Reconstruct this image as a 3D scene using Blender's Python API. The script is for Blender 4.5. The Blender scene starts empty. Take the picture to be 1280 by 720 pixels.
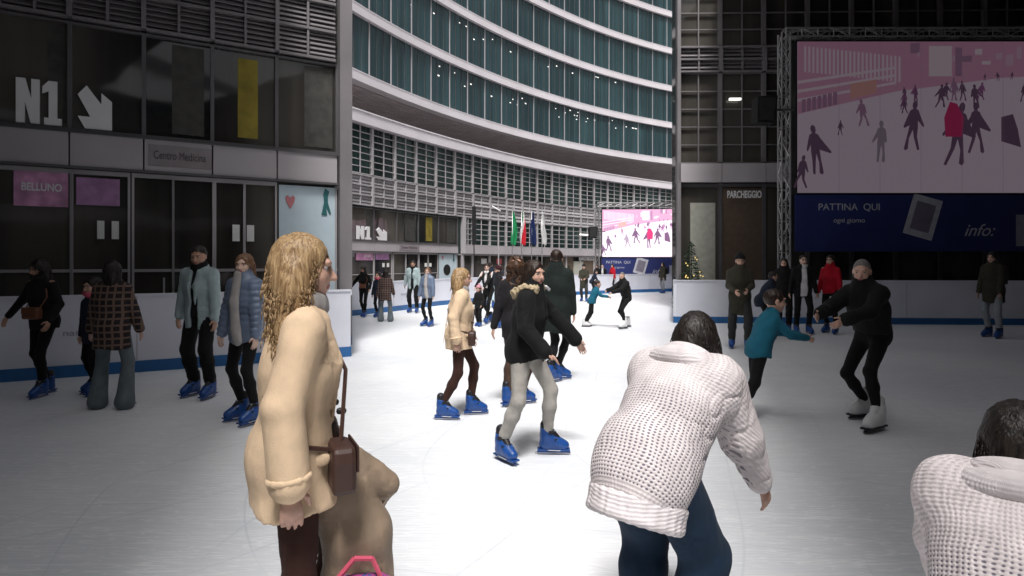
import bpy, bmesh, math, random
import numpy as np
from mathutils import Vector, Matrix
R = math.radians
random.seed(7); rng = np.random.default_rng(5)
scene = bpy.context.scene
C = scene.collection
# ------------------------------------------------------------------ camera
F, HY, CAMZ = 750.0, 329.0, 1.6          # focal length in 1280-px pixels, horizon row, eye height
cd = bpy.data.cameras.new('camera'); cam = bpy.data.objects.new('camera', cd); C.objects.link(cam)
cd.sensor_width = 36.0; cd.lens = F/1280*36.0
cd.shift_y = -(360-HY)/1280.0
cd.clip_start = 0.05; cd.clip_end = 600
cam.location = (0, 0, CAMZ); cam.rotation_euler = (R(90), 0, 0)
scene.camera = cam
# ------------------------------------------------------------------ light
SUN_EL = R(63)
w = bpy.data.worlds.new('World'); scene.world = w; w.use_nodes = True
nt = w.node_tree; bg = nt.nodes['Background']
sky = nt.nodes.new('ShaderNodeTexSky'); sky.sky_type = 'NISHITA'; sky.sun_disc = False
sky.sun_elevation = SUN_EL; sky.sun_rotation = R(180); sky.dust_density = 6.0; sky.air_density = 1.0; sky.ozone_density = 0.3
hs = nt.nodes.new('ShaderNodeHueSaturation'); hs.inputs['Saturation'].default_value = 0.25   # overcast: the sky is nearly colourless
nt.links.new(sky.outputs[0], hs.inputs['Color']); nt.links.new(hs.outputs[0], bg.inputs[0])
bg.inputs[1].default_value = 0.05
sd = bpy.data.lights.new('sun', 'SUN'); sd.energy = 1.5; sd.angle = R(13); sd.color = (1.0, 0.975, 0.96)
sun = bpy.data.objects.new('sun', sd); C.objects.link(sun); sun.rotation_euler = (R(90)-SUN_EL, 0, 0)
sun.location = (0, -20, 40)
scene.view_settings.view_transform = 'Standard'; scene.view_settings.look = 'None'
scene.view_settings.exposure = 1.36; scene.view_settings.gamma = 1.0
scene.view_settings.use_curve_mapping = False
scene.cycles.max_bounces = 6; scene.cycles.diffuse_bounces = 3; scene.cycles.glossy_bounces = 3
scene.cycles.transparent_max_bounces = 6; scene.cycles.use_denoising = True

# ------------------------------------------------------------------ materials
MATS = {}
def mat(name, col, rough=0.6, metal=0.0, spec=0.5, var=0.12, vscale=6.0, bump=0.0, bscale=60.0, emit=None, estr=0.0, stretch=(1,1,1), sheen=0.0, detail=4):
    if name in MATS: return MATS[name]
    m = bpy.data.materials.new(name); m.use_nodes = True; n = m.node_tree; b = n.nodes['Principled BSDF']
    b.inputs['Roughness'].default_value = rough; b.inputs['Metallic'].default_value = metal
    b.inputs['Specular IOR Level'].default_value = spec
    if sheen: b.inputs['Sheen Weight'].default_value = sheen
    tc = n.nodes.new('ShaderNodeTexCoord'); mp = n.nodes.new('ShaderNodeMapping'); mp.inputs['Scale'].default_value = stretch
    n.links.new(tc.outputs['Object'], mp.inputs[0])
    no = n.nodes.new('ShaderNodeTexNoise'); no.inputs['Scale'].default_value = vscale; no.inputs['Detail'].default_value = detail
    n.links.new(mp.outputs[0], no.inputs['Vector'])
    mr = n.nodes.new('ShaderNodeMapRange'); mr.inputs[1].default_value = .3; mr.inputs[2].default_value = .7
    mr.inputs[3].default_value = 1-var; mr.inputs[4].default_value = 1+var
    n.links.new(no.outputs[0], mr.inputs[0])
    mx = n.nodes.new('ShaderNodeVectorMath'); mx.operation = 'SCALE'; mx.inputs[0].default_value = col
    n.links.new(mr.outputs[0], mx.inputs['Scale']); n.links.new(mx.outputs[0], b.inputs['Base Color'])
    if bump:
        n2 = n.nodes.new('ShaderNodeTexNoise'); n2.inputs['Scale'].default_value = bscale; n2.inputs['Detail'].default_value = 3
        n.links.new(mp.outputs[0], n2.inputs['Vector'])
        bp = n.nodes.new('ShaderNodeBump'); bp.inputs['Strength'].default_value = bump; bp.inputs['Distance'].default_value = 0.01
        n.links.new(n2.outputs[0], bp.inputs['Height']); n.links.new(bp.outputs[0], b.inputs['Normal'])
    if emit:
        b.inputs['Emission Color'].default_value = (*emit, 1); b.inputs['Emission Strength'].default_value = estr
    MATS[name] = m; return m
def node(n, t, **kw):
    x = n.nodes.new(t)
    for k, v in kw.items():
        if k.startswith('i'): x.inputs[int(k[1:])].default_value = v
        else: setattr(x, k, v)
    return x
def math_n(n, op, a, b=None, clamp=False):
    x = n.nodes.new('ShaderNodeMath'); x.operation = op; x.use_clamp = clamp
    for i, v in enumerate((a, b)):
        if v is None: continue
        if isinstance(v, (int, float)): x.inputs[i].default_value = v
        else: n.links.new(v, x.inputs[i])
    return x.outputs[0]

def ice_material():
    m = bpy.data.materials.new('ice'); m.use_nodes = True; n = m.node_tree; b = n.nodes['Principled BSDF']
    tc = node(n, 'ShaderNodeTexCoord')
    no = node(n, 'ShaderNodeTexNoise'); no.inputs['Scale'].default_value = .45; no.inputs['Detail'].default_value = 6
    n.links.new(tc.outputs['Object'], no.inputs['Vector'])
    r = node(n, 'ShaderNodeValToRGB'); e = r.color_ramp.elements
    e[0].position = .33; e[0].color = (.66, .69, .72, 1); e[1].position = .66; e[1].color = (.78, .785, .80, 1)
    n.links.new(no.outputs[0], r.inputs[0])
    # skate scratches: thin lines from three stretched, rotated noises
    acc = None
    for k, (ang, sc) in enumerate(((.3, 40), (1.25, 55), (2.2, 48), (2.8, 70))):
        mp = node(n, 'ShaderNodeMapping'); mp.inputs['Rotation'].default_value = (0, 0, ang); mp.inputs['Scale'].default_value = (sc*.03, sc*.35, 1)
        mp.inputs['Location'].default_value = (k*3.1, k*7.7, 0)
        n.links.new(tc.outputs['Object'], mp.inputs[0])
        nn = node(n, 'ShaderNodeTexNoise'); nn.inputs['Scale'].default_value = .8; nn.inputs['Detail'].default_value = 2; nn.inputs['Distortion'].default_value = .4
        n.links.new(mp.outputs[0], nn.inputs['Vector'])
        d = math_n(n, 'ABSOLUTE', math_n(n, 'SUBTRACT', nn.outputs[0], .5))
        l = math_n(n, 'SUBTRACT', 1.0, math_n(n, 'MULTIPLY', d, 70), True)
        acc = l if acc is None else math_n(n, 'MAXIMUM', acc, l)
    arcs = None
    for k, (ox, oy, per) in enumerate(((6.3, -9.0, 2.3), (-11.0, 4.0, 1.7), (3.0, 14.0, 2.9), (-4.5, -6.0, 1.9))):
        mp = node(n, 'ShaderNodeMapping'); mp.inputs['Location'].default_value = (ox, oy, 0); n.links.new(tc.outputs['Object'], mp.inputs[0])
        ln = node(n, 'ShaderNodeVectorMath', operation='LENGTH'); n.links.new(mp.outputs[0], ln.inputs[0])
        wn = node(n, 'ShaderNodeTexNoise'); wn.inputs['Scale'].default_value = .12; wn.inputs['Detail'].default_value = 1; n.links.new(mp.outputs[0], wn.inputs['Vector'])
        dd = math_n(n, 'ADD', math_n(n, 'MULTIPLY', ln.outputs['Value'], per), math_n(n, 'MULTIPLY', wn.outputs[0], 9))
        pp = math_n(n, 'PINGPONG', dd, 1.0); g_ = math_n(n, 'SUBTRACT', 1.0, math_n(n, 'MULTIPLY', pp, 50), True)
        gate = node(n, 'ShaderNodeTexNoise'); gate.inputs['Scale'].default_value = .5; gate.inputs['Detail'].default_value = 1; n.links.new(mp.outputs[0], gate.inputs['Vector'])
        g_ = math_n(n, 'MULTIPLY', g_, math_n(n, 'MULTIPLY', math_n(n, 'SUBTRACT', gate.outputs[0], .42), 6, True), True)
        arcs = g_ if arcs is None else math_n(n, 'MAXIMUM', arcs, g_)
    fine = node(n, 'ShaderNodeTexNoise'); fine.inputs['Scale'].default_value = 30; fine.inputs['Detail'].default_value = 5
    n.links.new(tc.outputs['Object'], fine.inputs['Vector'])
    mx = node(n, 'ShaderNodeMix', data_type='RGBA'); mx.inputs[7].default_value = (.93, .93, .94, 1)
    n.links.new(math_n(n, 'MULTIPLY', acc, .6), mx.inputs[0]); n.links.new(r.outputs[0], mx.inputs[6])
    n.links.new(mx.outputs[2], b.inputs['Base Color'])
    mg = node(n, 'ShaderNodeMix', data_type='RGBA'); mg.inputs[7].default_value = (.50, .54, .58, 1)
    n.links.new(math_n(n, 'MULTIPLY', arcs, .55), mg.inputs[0]); n.links.new(mx.outputs[2], mg.inputs[6]); n.links.new(mg.outputs[2], b.inputs['Base Color'])
    rr = math_n(n, 'ADD', math_n(n, 'MULTIPLY', no.outputs[0], .35), math_n(n, 'ADD', .22, math_n(n, 'MULTIPLY', acc, .2)))
    n.links.new(rr, b.inputs['Roughness']); b.inputs['Specular IOR Level'].default_value = .3
    h = math_n(n, 'SUBTRACT', math_n(n, 'MULTIPLY', fine.outputs[0], .5), math_n(n, 'MULTIPLY', acc, .6))
    bp = node(n, 'ShaderNodeBump'); bp.inputs['Strength'].default_value = .10; bp.inputs['Distance'].default_value = .004
    n.links.new(h, bp.inputs['Height']); n.links.new(bp.outputs[0], b.inputs['Normal'])
    return m

def glass_facade(name, dark, light, sx, streak=True, rough=.06, spec=.5):
    """opaque tinted glazing: dark room with vertical curtain streaks behind it, glossy surface"""
    m = bpy.data.materials.new(name); m.use_nodes = True; n = m.node_tree; b = n.nodes['Principled BSDF']
    tc = node(n, 'ShaderNodeTexCoord'); mp = node(n, 'ShaderNodeMapping'); mp.inputs['Scale'].default_value = (sx, sx, .05 if streak else sx)
    n.links.new(tc.outputs['Object'], mp.inputs[0])
    no = node(n, 'ShaderNodeTexNoise'); no.inputs['Scale'].default_value = 1; no.inputs['Detail'].default_value = 5
    n.links.new(mp.outputs[0], no.inputs['Vector'])
    n2 = node(n, 'ShaderNodeTexNoise'); n2.inputs['Scale'].default_value = .22; n2.inputs['Detail'].default_value = 2
    n.links.new(tc.outputs['Object'], n2.inputs['Vector'])
    f = math_n(n, 'MULTIPLY', no.outputs[0], math_n(n, 'ADD', n2.outputs[0], .5))
    r = node(n, 'ShaderNodeValToRGB'); e = r.color_ramp.elements
    e[0].position = .35; e[0].color = (*dark, 1); e[1].position = .75; e[1].color = (*light, 1)
    n.links.new(f, r.inputs[0]); n.links.new(r.outputs[0], b.inputs['Base Color'])
    b.inputs['Roughness'].default_value = rough; b.inputs['Specular IOR Level'].default_value = spec
    wv = node(n, 'ShaderNodeTexNoise'); wv.inputs['Scale'].default_value = .7; wv.inputs['Detail'].default_value = 1
    n.links.new(tc.outputs['Object'], wv.inputs['Vector'])
    bp = node(n, 'ShaderNodeBump'); bp.inputs['Strength'].default_value = .25; bp.inputs['Distance'].default_value = .05
    n.links.new(wv.outputs[0], bp.inputs['Height']); n.links.new(bp.outputs[0], b.inputs['Normal'])
    MATS[name] = m; return m

# ------------------------------------------------------------------ object helpers
def tag(o, label=None, cat=None, group=None, kind=None):
    if label: o['label'] = label
    if cat: o['category'] = cat
    if group: o['group'] = group
    if kind: o['kind'] = kind
    return o
def thing(name, label, cat, loc=(0,0,0), rz=0, group=None, s=1.0):
    o = bpy.data.objects.new(name, None); C.objects.link(o); o.location = loc; o.rotation_euler = (0,0,rz); o.scale = (s,s,s)
    o.empty_display_size = .2
    return tag(o, label, cat, group)
class MB:
    def __init__(s): s.v = []; s.f = []; s.mi = []
    def hexa(s, c, mi=0):
        b = len(s.v); s.v += [tuple(p) for p in c]
        for q in ((0,3,2,1),(4,5,6,7),(0,1,5,4),(1,2,6,5),(2,3,7,6),(3,0,4,7)): s.f.append(tuple(b+i for i in q)); s.mi.append(mi)
    def box(s, x0,x1,y0,y1,z0,z1, mi=0):
        s.hexa([(x0,y0,z0),(x1,y0,z0),(x1,y1,z0),(x0,y1,z0),(x0,y0,z1),(x1,y0,z1),(x1,y1,z1),(x0,y1,z1)], mi)
    def poly(s, pts, mi=0):
        b = len(s.v); s.v += [tuple(p) for p in pts]; s.f.append(tuple(range(b, b+len(pts)))); s.mi.append(mi)
    def tube(s, a, b, r0, r1=None, n=8, mi=0):
        a = Vector(a); b = Vector(b); r1 = r0 if r1 is None else r1
        d = (b-a).normalized(); u = d.orthogonal().normalized(); v = d.cross(u); k = len(s.v)
        for p, r in ((a, r0), (b, r1)):
            for i in range(n):
                t = 2*math.pi*i/n; s.v.append(tuple(p+u*(r*math.cos(t))+v*(r*math.sin(t))))
        for i in range(n):
            j = (i+1) % n; s.f.append((k+i, k+j, k+n+j, k+n+i)); s.mi.append(mi)
        s.f.append(tuple(k+i for i in reversed(range(n)))); s.f.append(tuple(k+n+i for i in range(n))); s.mi += [mi, mi]
    def prism(s, pts, y0, y1, mi=0):            # outline in x,z extruded in y
        k = len(s.v); n = len(pts)
        s.v += [(x, y0, z) for x, z in pts] + [(x, y1, z) for x, z in pts]
        s.f.append(tuple(range(k, k+n))); s.f.append(tuple(k+n+i for i in reversed(range(n)))); s.mi += [mi, mi]
        for i in range(n):
            j = (i+1) % n; s.f.append((k+i, k+n+i, k+n+j, k+j)); s.mi.append(mi)
    def build(s, name, m, parent=None, smooth=False, bevel=0):
        me = bpy.data.meshes.new(name); me.from_pydata(s.v, [], s.f)
        for q in (m if isinstance(m, (list, tuple)) else [m]): me.materials.append(q)
        if any(s.mi): me.polygons.foreach_set('material_index', s.mi)
        if smooth: me.polygons.foreach_set('use_smooth', [True]*len(s.f))
        bm = bmesh.new(); bm.from_mesh(me); bmesh.ops.recalc_face_normals(bm, faces=bm.faces); bm.to_mesh(me); bm.free()
        me.update(); o = bpy.data.objects.new(name, me); C.objects.link(o)
        if parent: o.parent = parent
        if bevel:
            b = o.modifiers.new('bevel', 'BEVEL'); b.width = bevel; b.segments = 2; b.limit_method = 'ANGLE'
        return o
def copy_tree(o, parent=None):
    c = o.copy(); C.objects.link(c)
    if parent: c.parent = parent
    for ch in list(o.children): copy_tree(ch, c)
    return c
def text_mesh(s, size, depth, m, name, parent, M, font_scale=(1,1), bold=0.0, shear=0.0):
    cu = bpy.data.curves.new('t', 'FONT'); cu.body = s; cu.size = size; cu.extrude = depth; cu.offset = bold; cu.shear = shear
    cu.align_x = 'CENTER'; cu.align_y = 'CENTER'
    o = bpy.data.objects.new('t', cu); C.objects.link(o)
    dg = bpy.context.evaluated_depsgraph_get(); me = bpy.data.meshes.new_from_object(o.evaluated_get(dg))
    bpy.data.objects.remove(o); bpy.data.curves.remove(cu)
    me.transform(Matrix.Diagonal((font_scale[0], font_scale[1], 1, 1)))
    me.materials.clear(); me.materials.append(m)
    t = bpy.data.objects.new(name, me); C.objects.link(t)
    if parent: t.parent = parent
    t.matrix_local = M
    return t
def px2w(px, Y): return (px-640.0)/F*Y

# ------------------------------------------------------------------ walls that follow a line or an arc
class Wall:
    def __init__(s, pts):     # dense polyline
        s.p = np.array(pts, float); d = np.diff(s.p, axis=0); L = np.hypot(*d.T); s.c = np.concatenate([[0], np.cumsum(L)]); s.L = s.c[-1]
    def at(s, t, off=0.0):
        x = np.interp(t, s.c, s.p[:,0]); y = np.interp(t, s.c, s.p[:,1])
        e = .05; x0 = np.interp(max(t-e,0), s.c, s.p[:,0]); y0 = np.interp(max(t-e,0), s.c, s.p[:,1])
        x1 = np.interp(min(t+e,s.L), s.c, s.p[:,0]); y1 = np.interp(min(t+e,s.L), s.c, s.p[:,1])
        tx, ty = x1-x0, y1-y0; l = math.hypot(tx, ty); nx, ny = ty/l, -tx/l      # towards the viewer when t runs left to right
        return (x+nx*off, y+ny*off)
    def s_px(s, px):
        ts = np.linspace(0, s.L, 3000); x = np.interp(ts, s.c, s.p[:,0]); y = np.interp(ts, s.c, s.p[:,1])
        ok = y > .5; q = 640+F*x[ok]/y[ok]; return float(np.interp(px, q, ts[ok]))
    def angle(s, t):
        a = s.at(max(t-.1,0)); b = s.at(min(t+.1,s.L)); return math.atan2(b[1]-a[1], b[0]-a[0])
    def strip(s, mb, s0, s1, z0, z1, d0, d1, seg=1.5, mi=0):
        n = max(1, int(math.ceil((s1-s0)/seg)))
        for i in range(n):
            a = s0+(s1-s0)*i/n; b = s0+(s1-s0)*(i+1)/n
            A0 = s.at(a,d0); B0 = s.at(b,d0); A1 = s.at(a,d1); B1 = s.at(b,d1)
            mb.hexa([(*A1,z0),(*B1,z0),(*B0,z0),(*A0,z0),(*A1,z1),(*B1,z1),(*B0,z1),(*A0,z1)], mi)
    def frame(s, t, off, z):          # matrix: local x along the wall, local y up, local z towards the viewer
        x, y = s.at(t, off); a = s.angle(t)
        return Matrix.Translation((x, y, z)) @ Matrix.Rotation(a, 4, 'Z') @ Matrix.Rotation(R(90), 4, 'X')
def arc3(p1, p2, p3, ext0=0, ext1=0, n=120):
    (ax,ay),(bx,by),(cx,cy) = p1,p2,p3
    d = 2*(ax*(by-cy)+bx*(cy-ay)+cx*(ay-by))
    ux = ((ax*ax+ay*ay)*(by-cy)+(bx*bx+by*by)*(cy-ay)+(cx*cx+cy*cy)*(ay-by))/d
    uy = ((ax*ax+ay*ay)*(cx-bx)+(bx*bx+by*by)*(ax-cx)+(cx*cx+cy*cy)*(bx-ax))/d
    r = math.hypot(ax-ux, ay-uy); t0 = math.atan2(ay-uy, ax-ux); t1 = math.atan2(cy-uy, cx-ux)
    if t1 > t0: t1 -= 2*math.pi
    t0 += ext0/r; t1 -= ext1/r
    return [(ux+r*math.cos(t), uy+r*math.sin(t)) for t in np.linspace(t0, t1, n)]
# ================================================================== SETTING
M_metal = mat('facade_metal', (.42,.40,.41), .5, .0, .5, .10, .8)
M_metal_d = mat('facade_metal_dark', (.10,.095,.10), .5, 0, .5, .15, 1.0)
M_white = mat('white_panel', (.74,.70,.73), .4, 0, .5, .06, .5)
M_band = mat('stone_band', (.42,.39,.405), .6, 0, .4, .10, .7)
M_glassT = glass_facade('tower_glass', (.009,.030,.035), (.032,.080,.088), 2.2, True, .05, .5)
M_mull = mat('mullion_grey', (.42,.40,.42), .5, 0, .4, .05, 1)
M_glassG = glass_facade('grid_glass', (.008,.018,.017), (.06,.11,.10), .5, False, .08, .4)
M_glassD = glass_facade('dark_glass', (.010,.010,.010), (.12,.11,.095), .7, True, .05, .5)
M_pave = mat('paving', (.22,.21,.21), .8, 0, .3, .15, 2.0, .3, 20)
M_boardw = mat('board_white', (.70,.71,.78), .35, 0, .5, .06, 1.5)
M_boardb = mat('board_blue', (.02,.12,.32), .4, 0, .5, .15, 2)
M_poster = mat('poster_blue_white', (.55,.66,.72), .5, 0, .4, .05, 3)
M_pink = mat('poster_pink', (.62,.30,.50), .4, 0, .5, .35, 5)
M_paper = mat('paper', (.78,.78,.76), .7, 0, .3, .03, 3)
M_black = mat('black_plastic', (.012,.012,.013), .45, 0, .4, .2, 4)
M_sign = mat('sign_white', (.80,.79,.80), .5, 0, .4, .03, 3)
M_soffit = mat('soffit_slats', (.38,.33,.34), .6, 0, .3, .25, .7, stretch=(1,1,1))
M_yellow = mat('yellow_curtain', (.24,.19,.035), .8, 0, .2, .3, 3)
M_lamp = mat('lamp_white', (.8,.8,.8), .5, emit=(1,.97,.9), estr=.6)

# ground, ice
mb = MB(); mb.poly([(-300,-150,-.03),(300,-150,-.03),(300,400,-.03),(-300,400,-.03)]); o = mb.build('ground', M_pave); tag(o, kind='structure')
BL = [(-16.0,2.99),(-6.87,8.05),(-2.77,10.3)]
BRET = [(-2.77,10.3),(-4.9,18.2)]
BC = [(-4.9,18.2),(-3.85,20.1),(-2.8,22.6),(-.6,26.3),(2.34,29.6),(5.5,32),(9.2,34)]
BRR = [(9.2,34),(4.34,16.1)]
BR = [(4.34,16.1),(13.2,15.5),(24,14.9)]
ice_outline = [(-16,-8)]+BL+BC+BR+[(24,-8)]
mb = MB(); mb.poly([(x,y,0) for x,y in ice_outline]); o = mb.build('ice_rink_floor', ice_material()); tag(o, kind='structure')

def boards(pts, h, label, name='rink_board'):
    r = thing(name, label, 'barrier', (pts[0][0],pts[0][1],0))
    wl = Wall([(x-pts[0][0], y-pts[0][1]) for x,y in pts])
    mb = MB(); n = 0; s = 0
    wl.strip(mb, 0, wl.L, .17, h, -.08, 0, 1.0); mb.build('panel', M_boardw, r)
    mb = MB(); wl.strip(mb, 0, wl.L, 0, .168, -.08, .012, 1.0); mb.build('kick_plate', M_boardb, r)
    mb = MB(); wl.strip(mb, 0, wl.L, h, h+.03, -.10, .02, 1.0); mb.build('top_rail', M_boardw, r)
    mb = MB(); s = 2.0
    while s < wl.L: wl.strip(mb, s-.006, s+.006, .175, h-.01, .001, .004); s += 2.0
    mb.build('panel_joint', M_metal, r)
    return r, wl
bl, blw = boards(BL, 1.12, 'white rink barrier with blue kick strip below the N1 windows of the near wing')
boards(BRET, 1.05, 'short white rink barrier turning away behind the corner of the left wing')
bc, bcw = boards(BC, .98, 'long curved white rink barrier with blue base in front of the far entrance doors')
boards(BRR, 1.0, 'white rink barrier running back beside the far video screen')
br, brw = boards(BR, 1.12, 'white rink barrier with blue base below the large nearer video screen')
M_grey_txt = mat('grey_print', (.35,.36,.42), .6)
for (s, t) in ((9.6,'Milano'),(11.3,'natale'),(13.4,'on ice')):
    text_mesh(t, .13, .002, M_grey_txt, 'lettering', bl, blw.frame(s,.006,.62), (1.2,1))
for (s, t) in ((1.2,'Milano'),(2.6,'natale'),(4.1,'on ice'),(6.6,'Milano')):
    text_mesh(t, .15, .002, M_grey_txt, 'lettering', bc, bcw.frame(s,.006,.55), (1.2,1))

# ---------------------------------------------------------------- tower (curved glass)
tp = [(-9.5,35.2),(-1.9,48.4),(17.7,65.9)]
TW = Wall(arc3(*tp, ext0=9, ext1=22))
root = thing('glass_tower', 'tall curved tower with dark teal glazing and sweeping white floor bands', 'tower', (0,0,0))
bands = [12.45,16.4,20.4,24.5,28.5,32.6,36.6]
TOP = 37.2
for a, b in zip(bands[:-1], bands[1:]):
    mb = MB(); TW.strip(mb, 0, TW.L, a+.5, b-.05, -.3, 0, 1.2); mb.build('glass_floor', M_glassT, root)
for k, b in enumerate(bands):
    mb = MB(); TW.strip(mb, 0, TW.L, b-.05, b+.5, -.4, .28, 1.2)
    TW.strip(mb, 0, TW.L, b+.501, b+.56, .22, .30, 1.2)
    mb.build('floor_band', M_white, root)
s463, s724 = TW.s_px(461), TW.s_px(724); bay = (s724-s463)/12
s = s463-bay*3
while s < TW.L-.5:
    if s > .2:
        mb = MB(); TW.strip(mb, s-.028, s+.028, bands[0]+.52, TOP-.1, -.05, .07); mb.build('mullion', M_mull, root)
    s += bay
# thin intermediate glazing joints
mb = MB(); s = s463-bay*3
while s < TW.L-1:
    for f in (.33, .67):
        if s+bay*f > .2: TW.strip(mb, s+bay*f-.012, s+bay*f+.012, bands[0]+.52, TOP-.1, -.05, .03)
    s += bay
mb.build('glazing_joint', M_metal_d, root)
# soffit below the tower and its edge beam, made of slats
mb = MB(); off = -24
pts_f = [TW.at(t, -.4) for t in np.linspace(0, TW.L, 70)]; pts_b = [TW.at(t, off) for t in np.linspace(0, TW.L, 70)]
for i in range(69):
    a,b,c,d = pts_f[i],pts_f[i+1],pts_b[i+1],pts_b[i]
    mb.hexa([(*a,12.45),(*b,12.45),(*c,12.45),(*d,12.45),(*a,12.6),(*b,12.6),(*c,12.6),(*d,12.6)])
mb.build('soffit', M_soffit, root)
mb = MB()
for k in range(58):
    o_ = -.7-k*.4; TW.strip(mb, 0.0, TW.L, 12.36, 12.448, o_-.2, o_, 4.0)
mb.build('soffit_slat', mat('soffit_slat_metal', (.55,.49,.50), .5, 0, .4, .15, 1), root)
mb = MB(); TW.strip(mb, 0, TW.L, 0, 37, off-1, off-.2, 3); mb.build('rear_wall', M_metal_d, root)
for i in range(46):
    px = random.choice((random.uniform(505,700), random.uniform(505,700), random.uniform(700,800))); t = TW.s_px(px)
    z = 15.85-random.choice((0,.35,.35,.7)) - (0 if px<700 else -.2)
    if random.random() < .35: z += 3.95
    x, y = TW.at(t, .012); mb = MB(); q = random.uniform(.05,.09); TW.strip(mb, t-q, t+q, z-q*.5, z+q*.5, .002, .02)
    mb.build('interior_lamp', M_lamp, root)

# ---------------------------------------------------------------- office building facade builder
def grid_bay(wl, s0, s1, z0, z1, rows, depth=.3, minor=1, bar=.05, major=.10):
    mb = MB()
    wl.strip(mb, s0-major/2, s0+major/2, z0, z1, 0, depth*.5+.02)
    for k in range(1, minor+1):
        t = s0+(s1-s0)*k/(minor+1); wl.strip(mb, t-bar/2, t+bar/2, z0, z1, depth*.3, depth*.5-.01)
    for r in range(rows+1):
        z = z0+(z1-z0)*r/rows; wl.strip(mb, s0+major/2, s1-major/2, z-bar*.38, z+bar*.38, depth*.2, depth*.5-.02)
    return mb
def louver_bay(wl, s0, s1, z0, z1, rows=2, slats=5, major=.10, sc=1.0):
    mb = MB()
    wl.strip(mb, s0-major/2, s0+major/2, z0, z1, 0, .26*sc)
    m = (s0+s1)/2
    wl.strip(mb, m-.03*sc, m+.03*sc, z0, z1, 0, .2*sc)
    for r in range(rows+1):
        z = z0+(z1-z0)*r/rows; wl.strip(mb, s0+major/2, s1-major/2, z-.035*sc, z+.035*sc, 0, .22*sc)
    h = (z1-z0)/rows
    for r in range(rows):
        for k in range(slats):
            z = z0+h*r+h*(k+.5)/slats
            for a, b in ((s0+major/2, m-.03*sc), (m+.03*sc, s1-major/2)):
                A0=wl.at(a,.02); B0=wl.at(b,.02); A1=wl.at(a,.13*sc); B1=wl.at(b,.13*sc); t=h*.10; dz=h*.32/slats*2
                mb.hexa([(*A1,z-dz),(*B1,z-dz),(*B0,z+dz*.6),(*A0,z+dz*.6),(*A1,z-dz+t*.35),(*B1,z-dz+t*.35),(*B0,z+dz*.6+t*.35),(*A0,z+dz*.6+t*.35)])
    return mb
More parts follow.
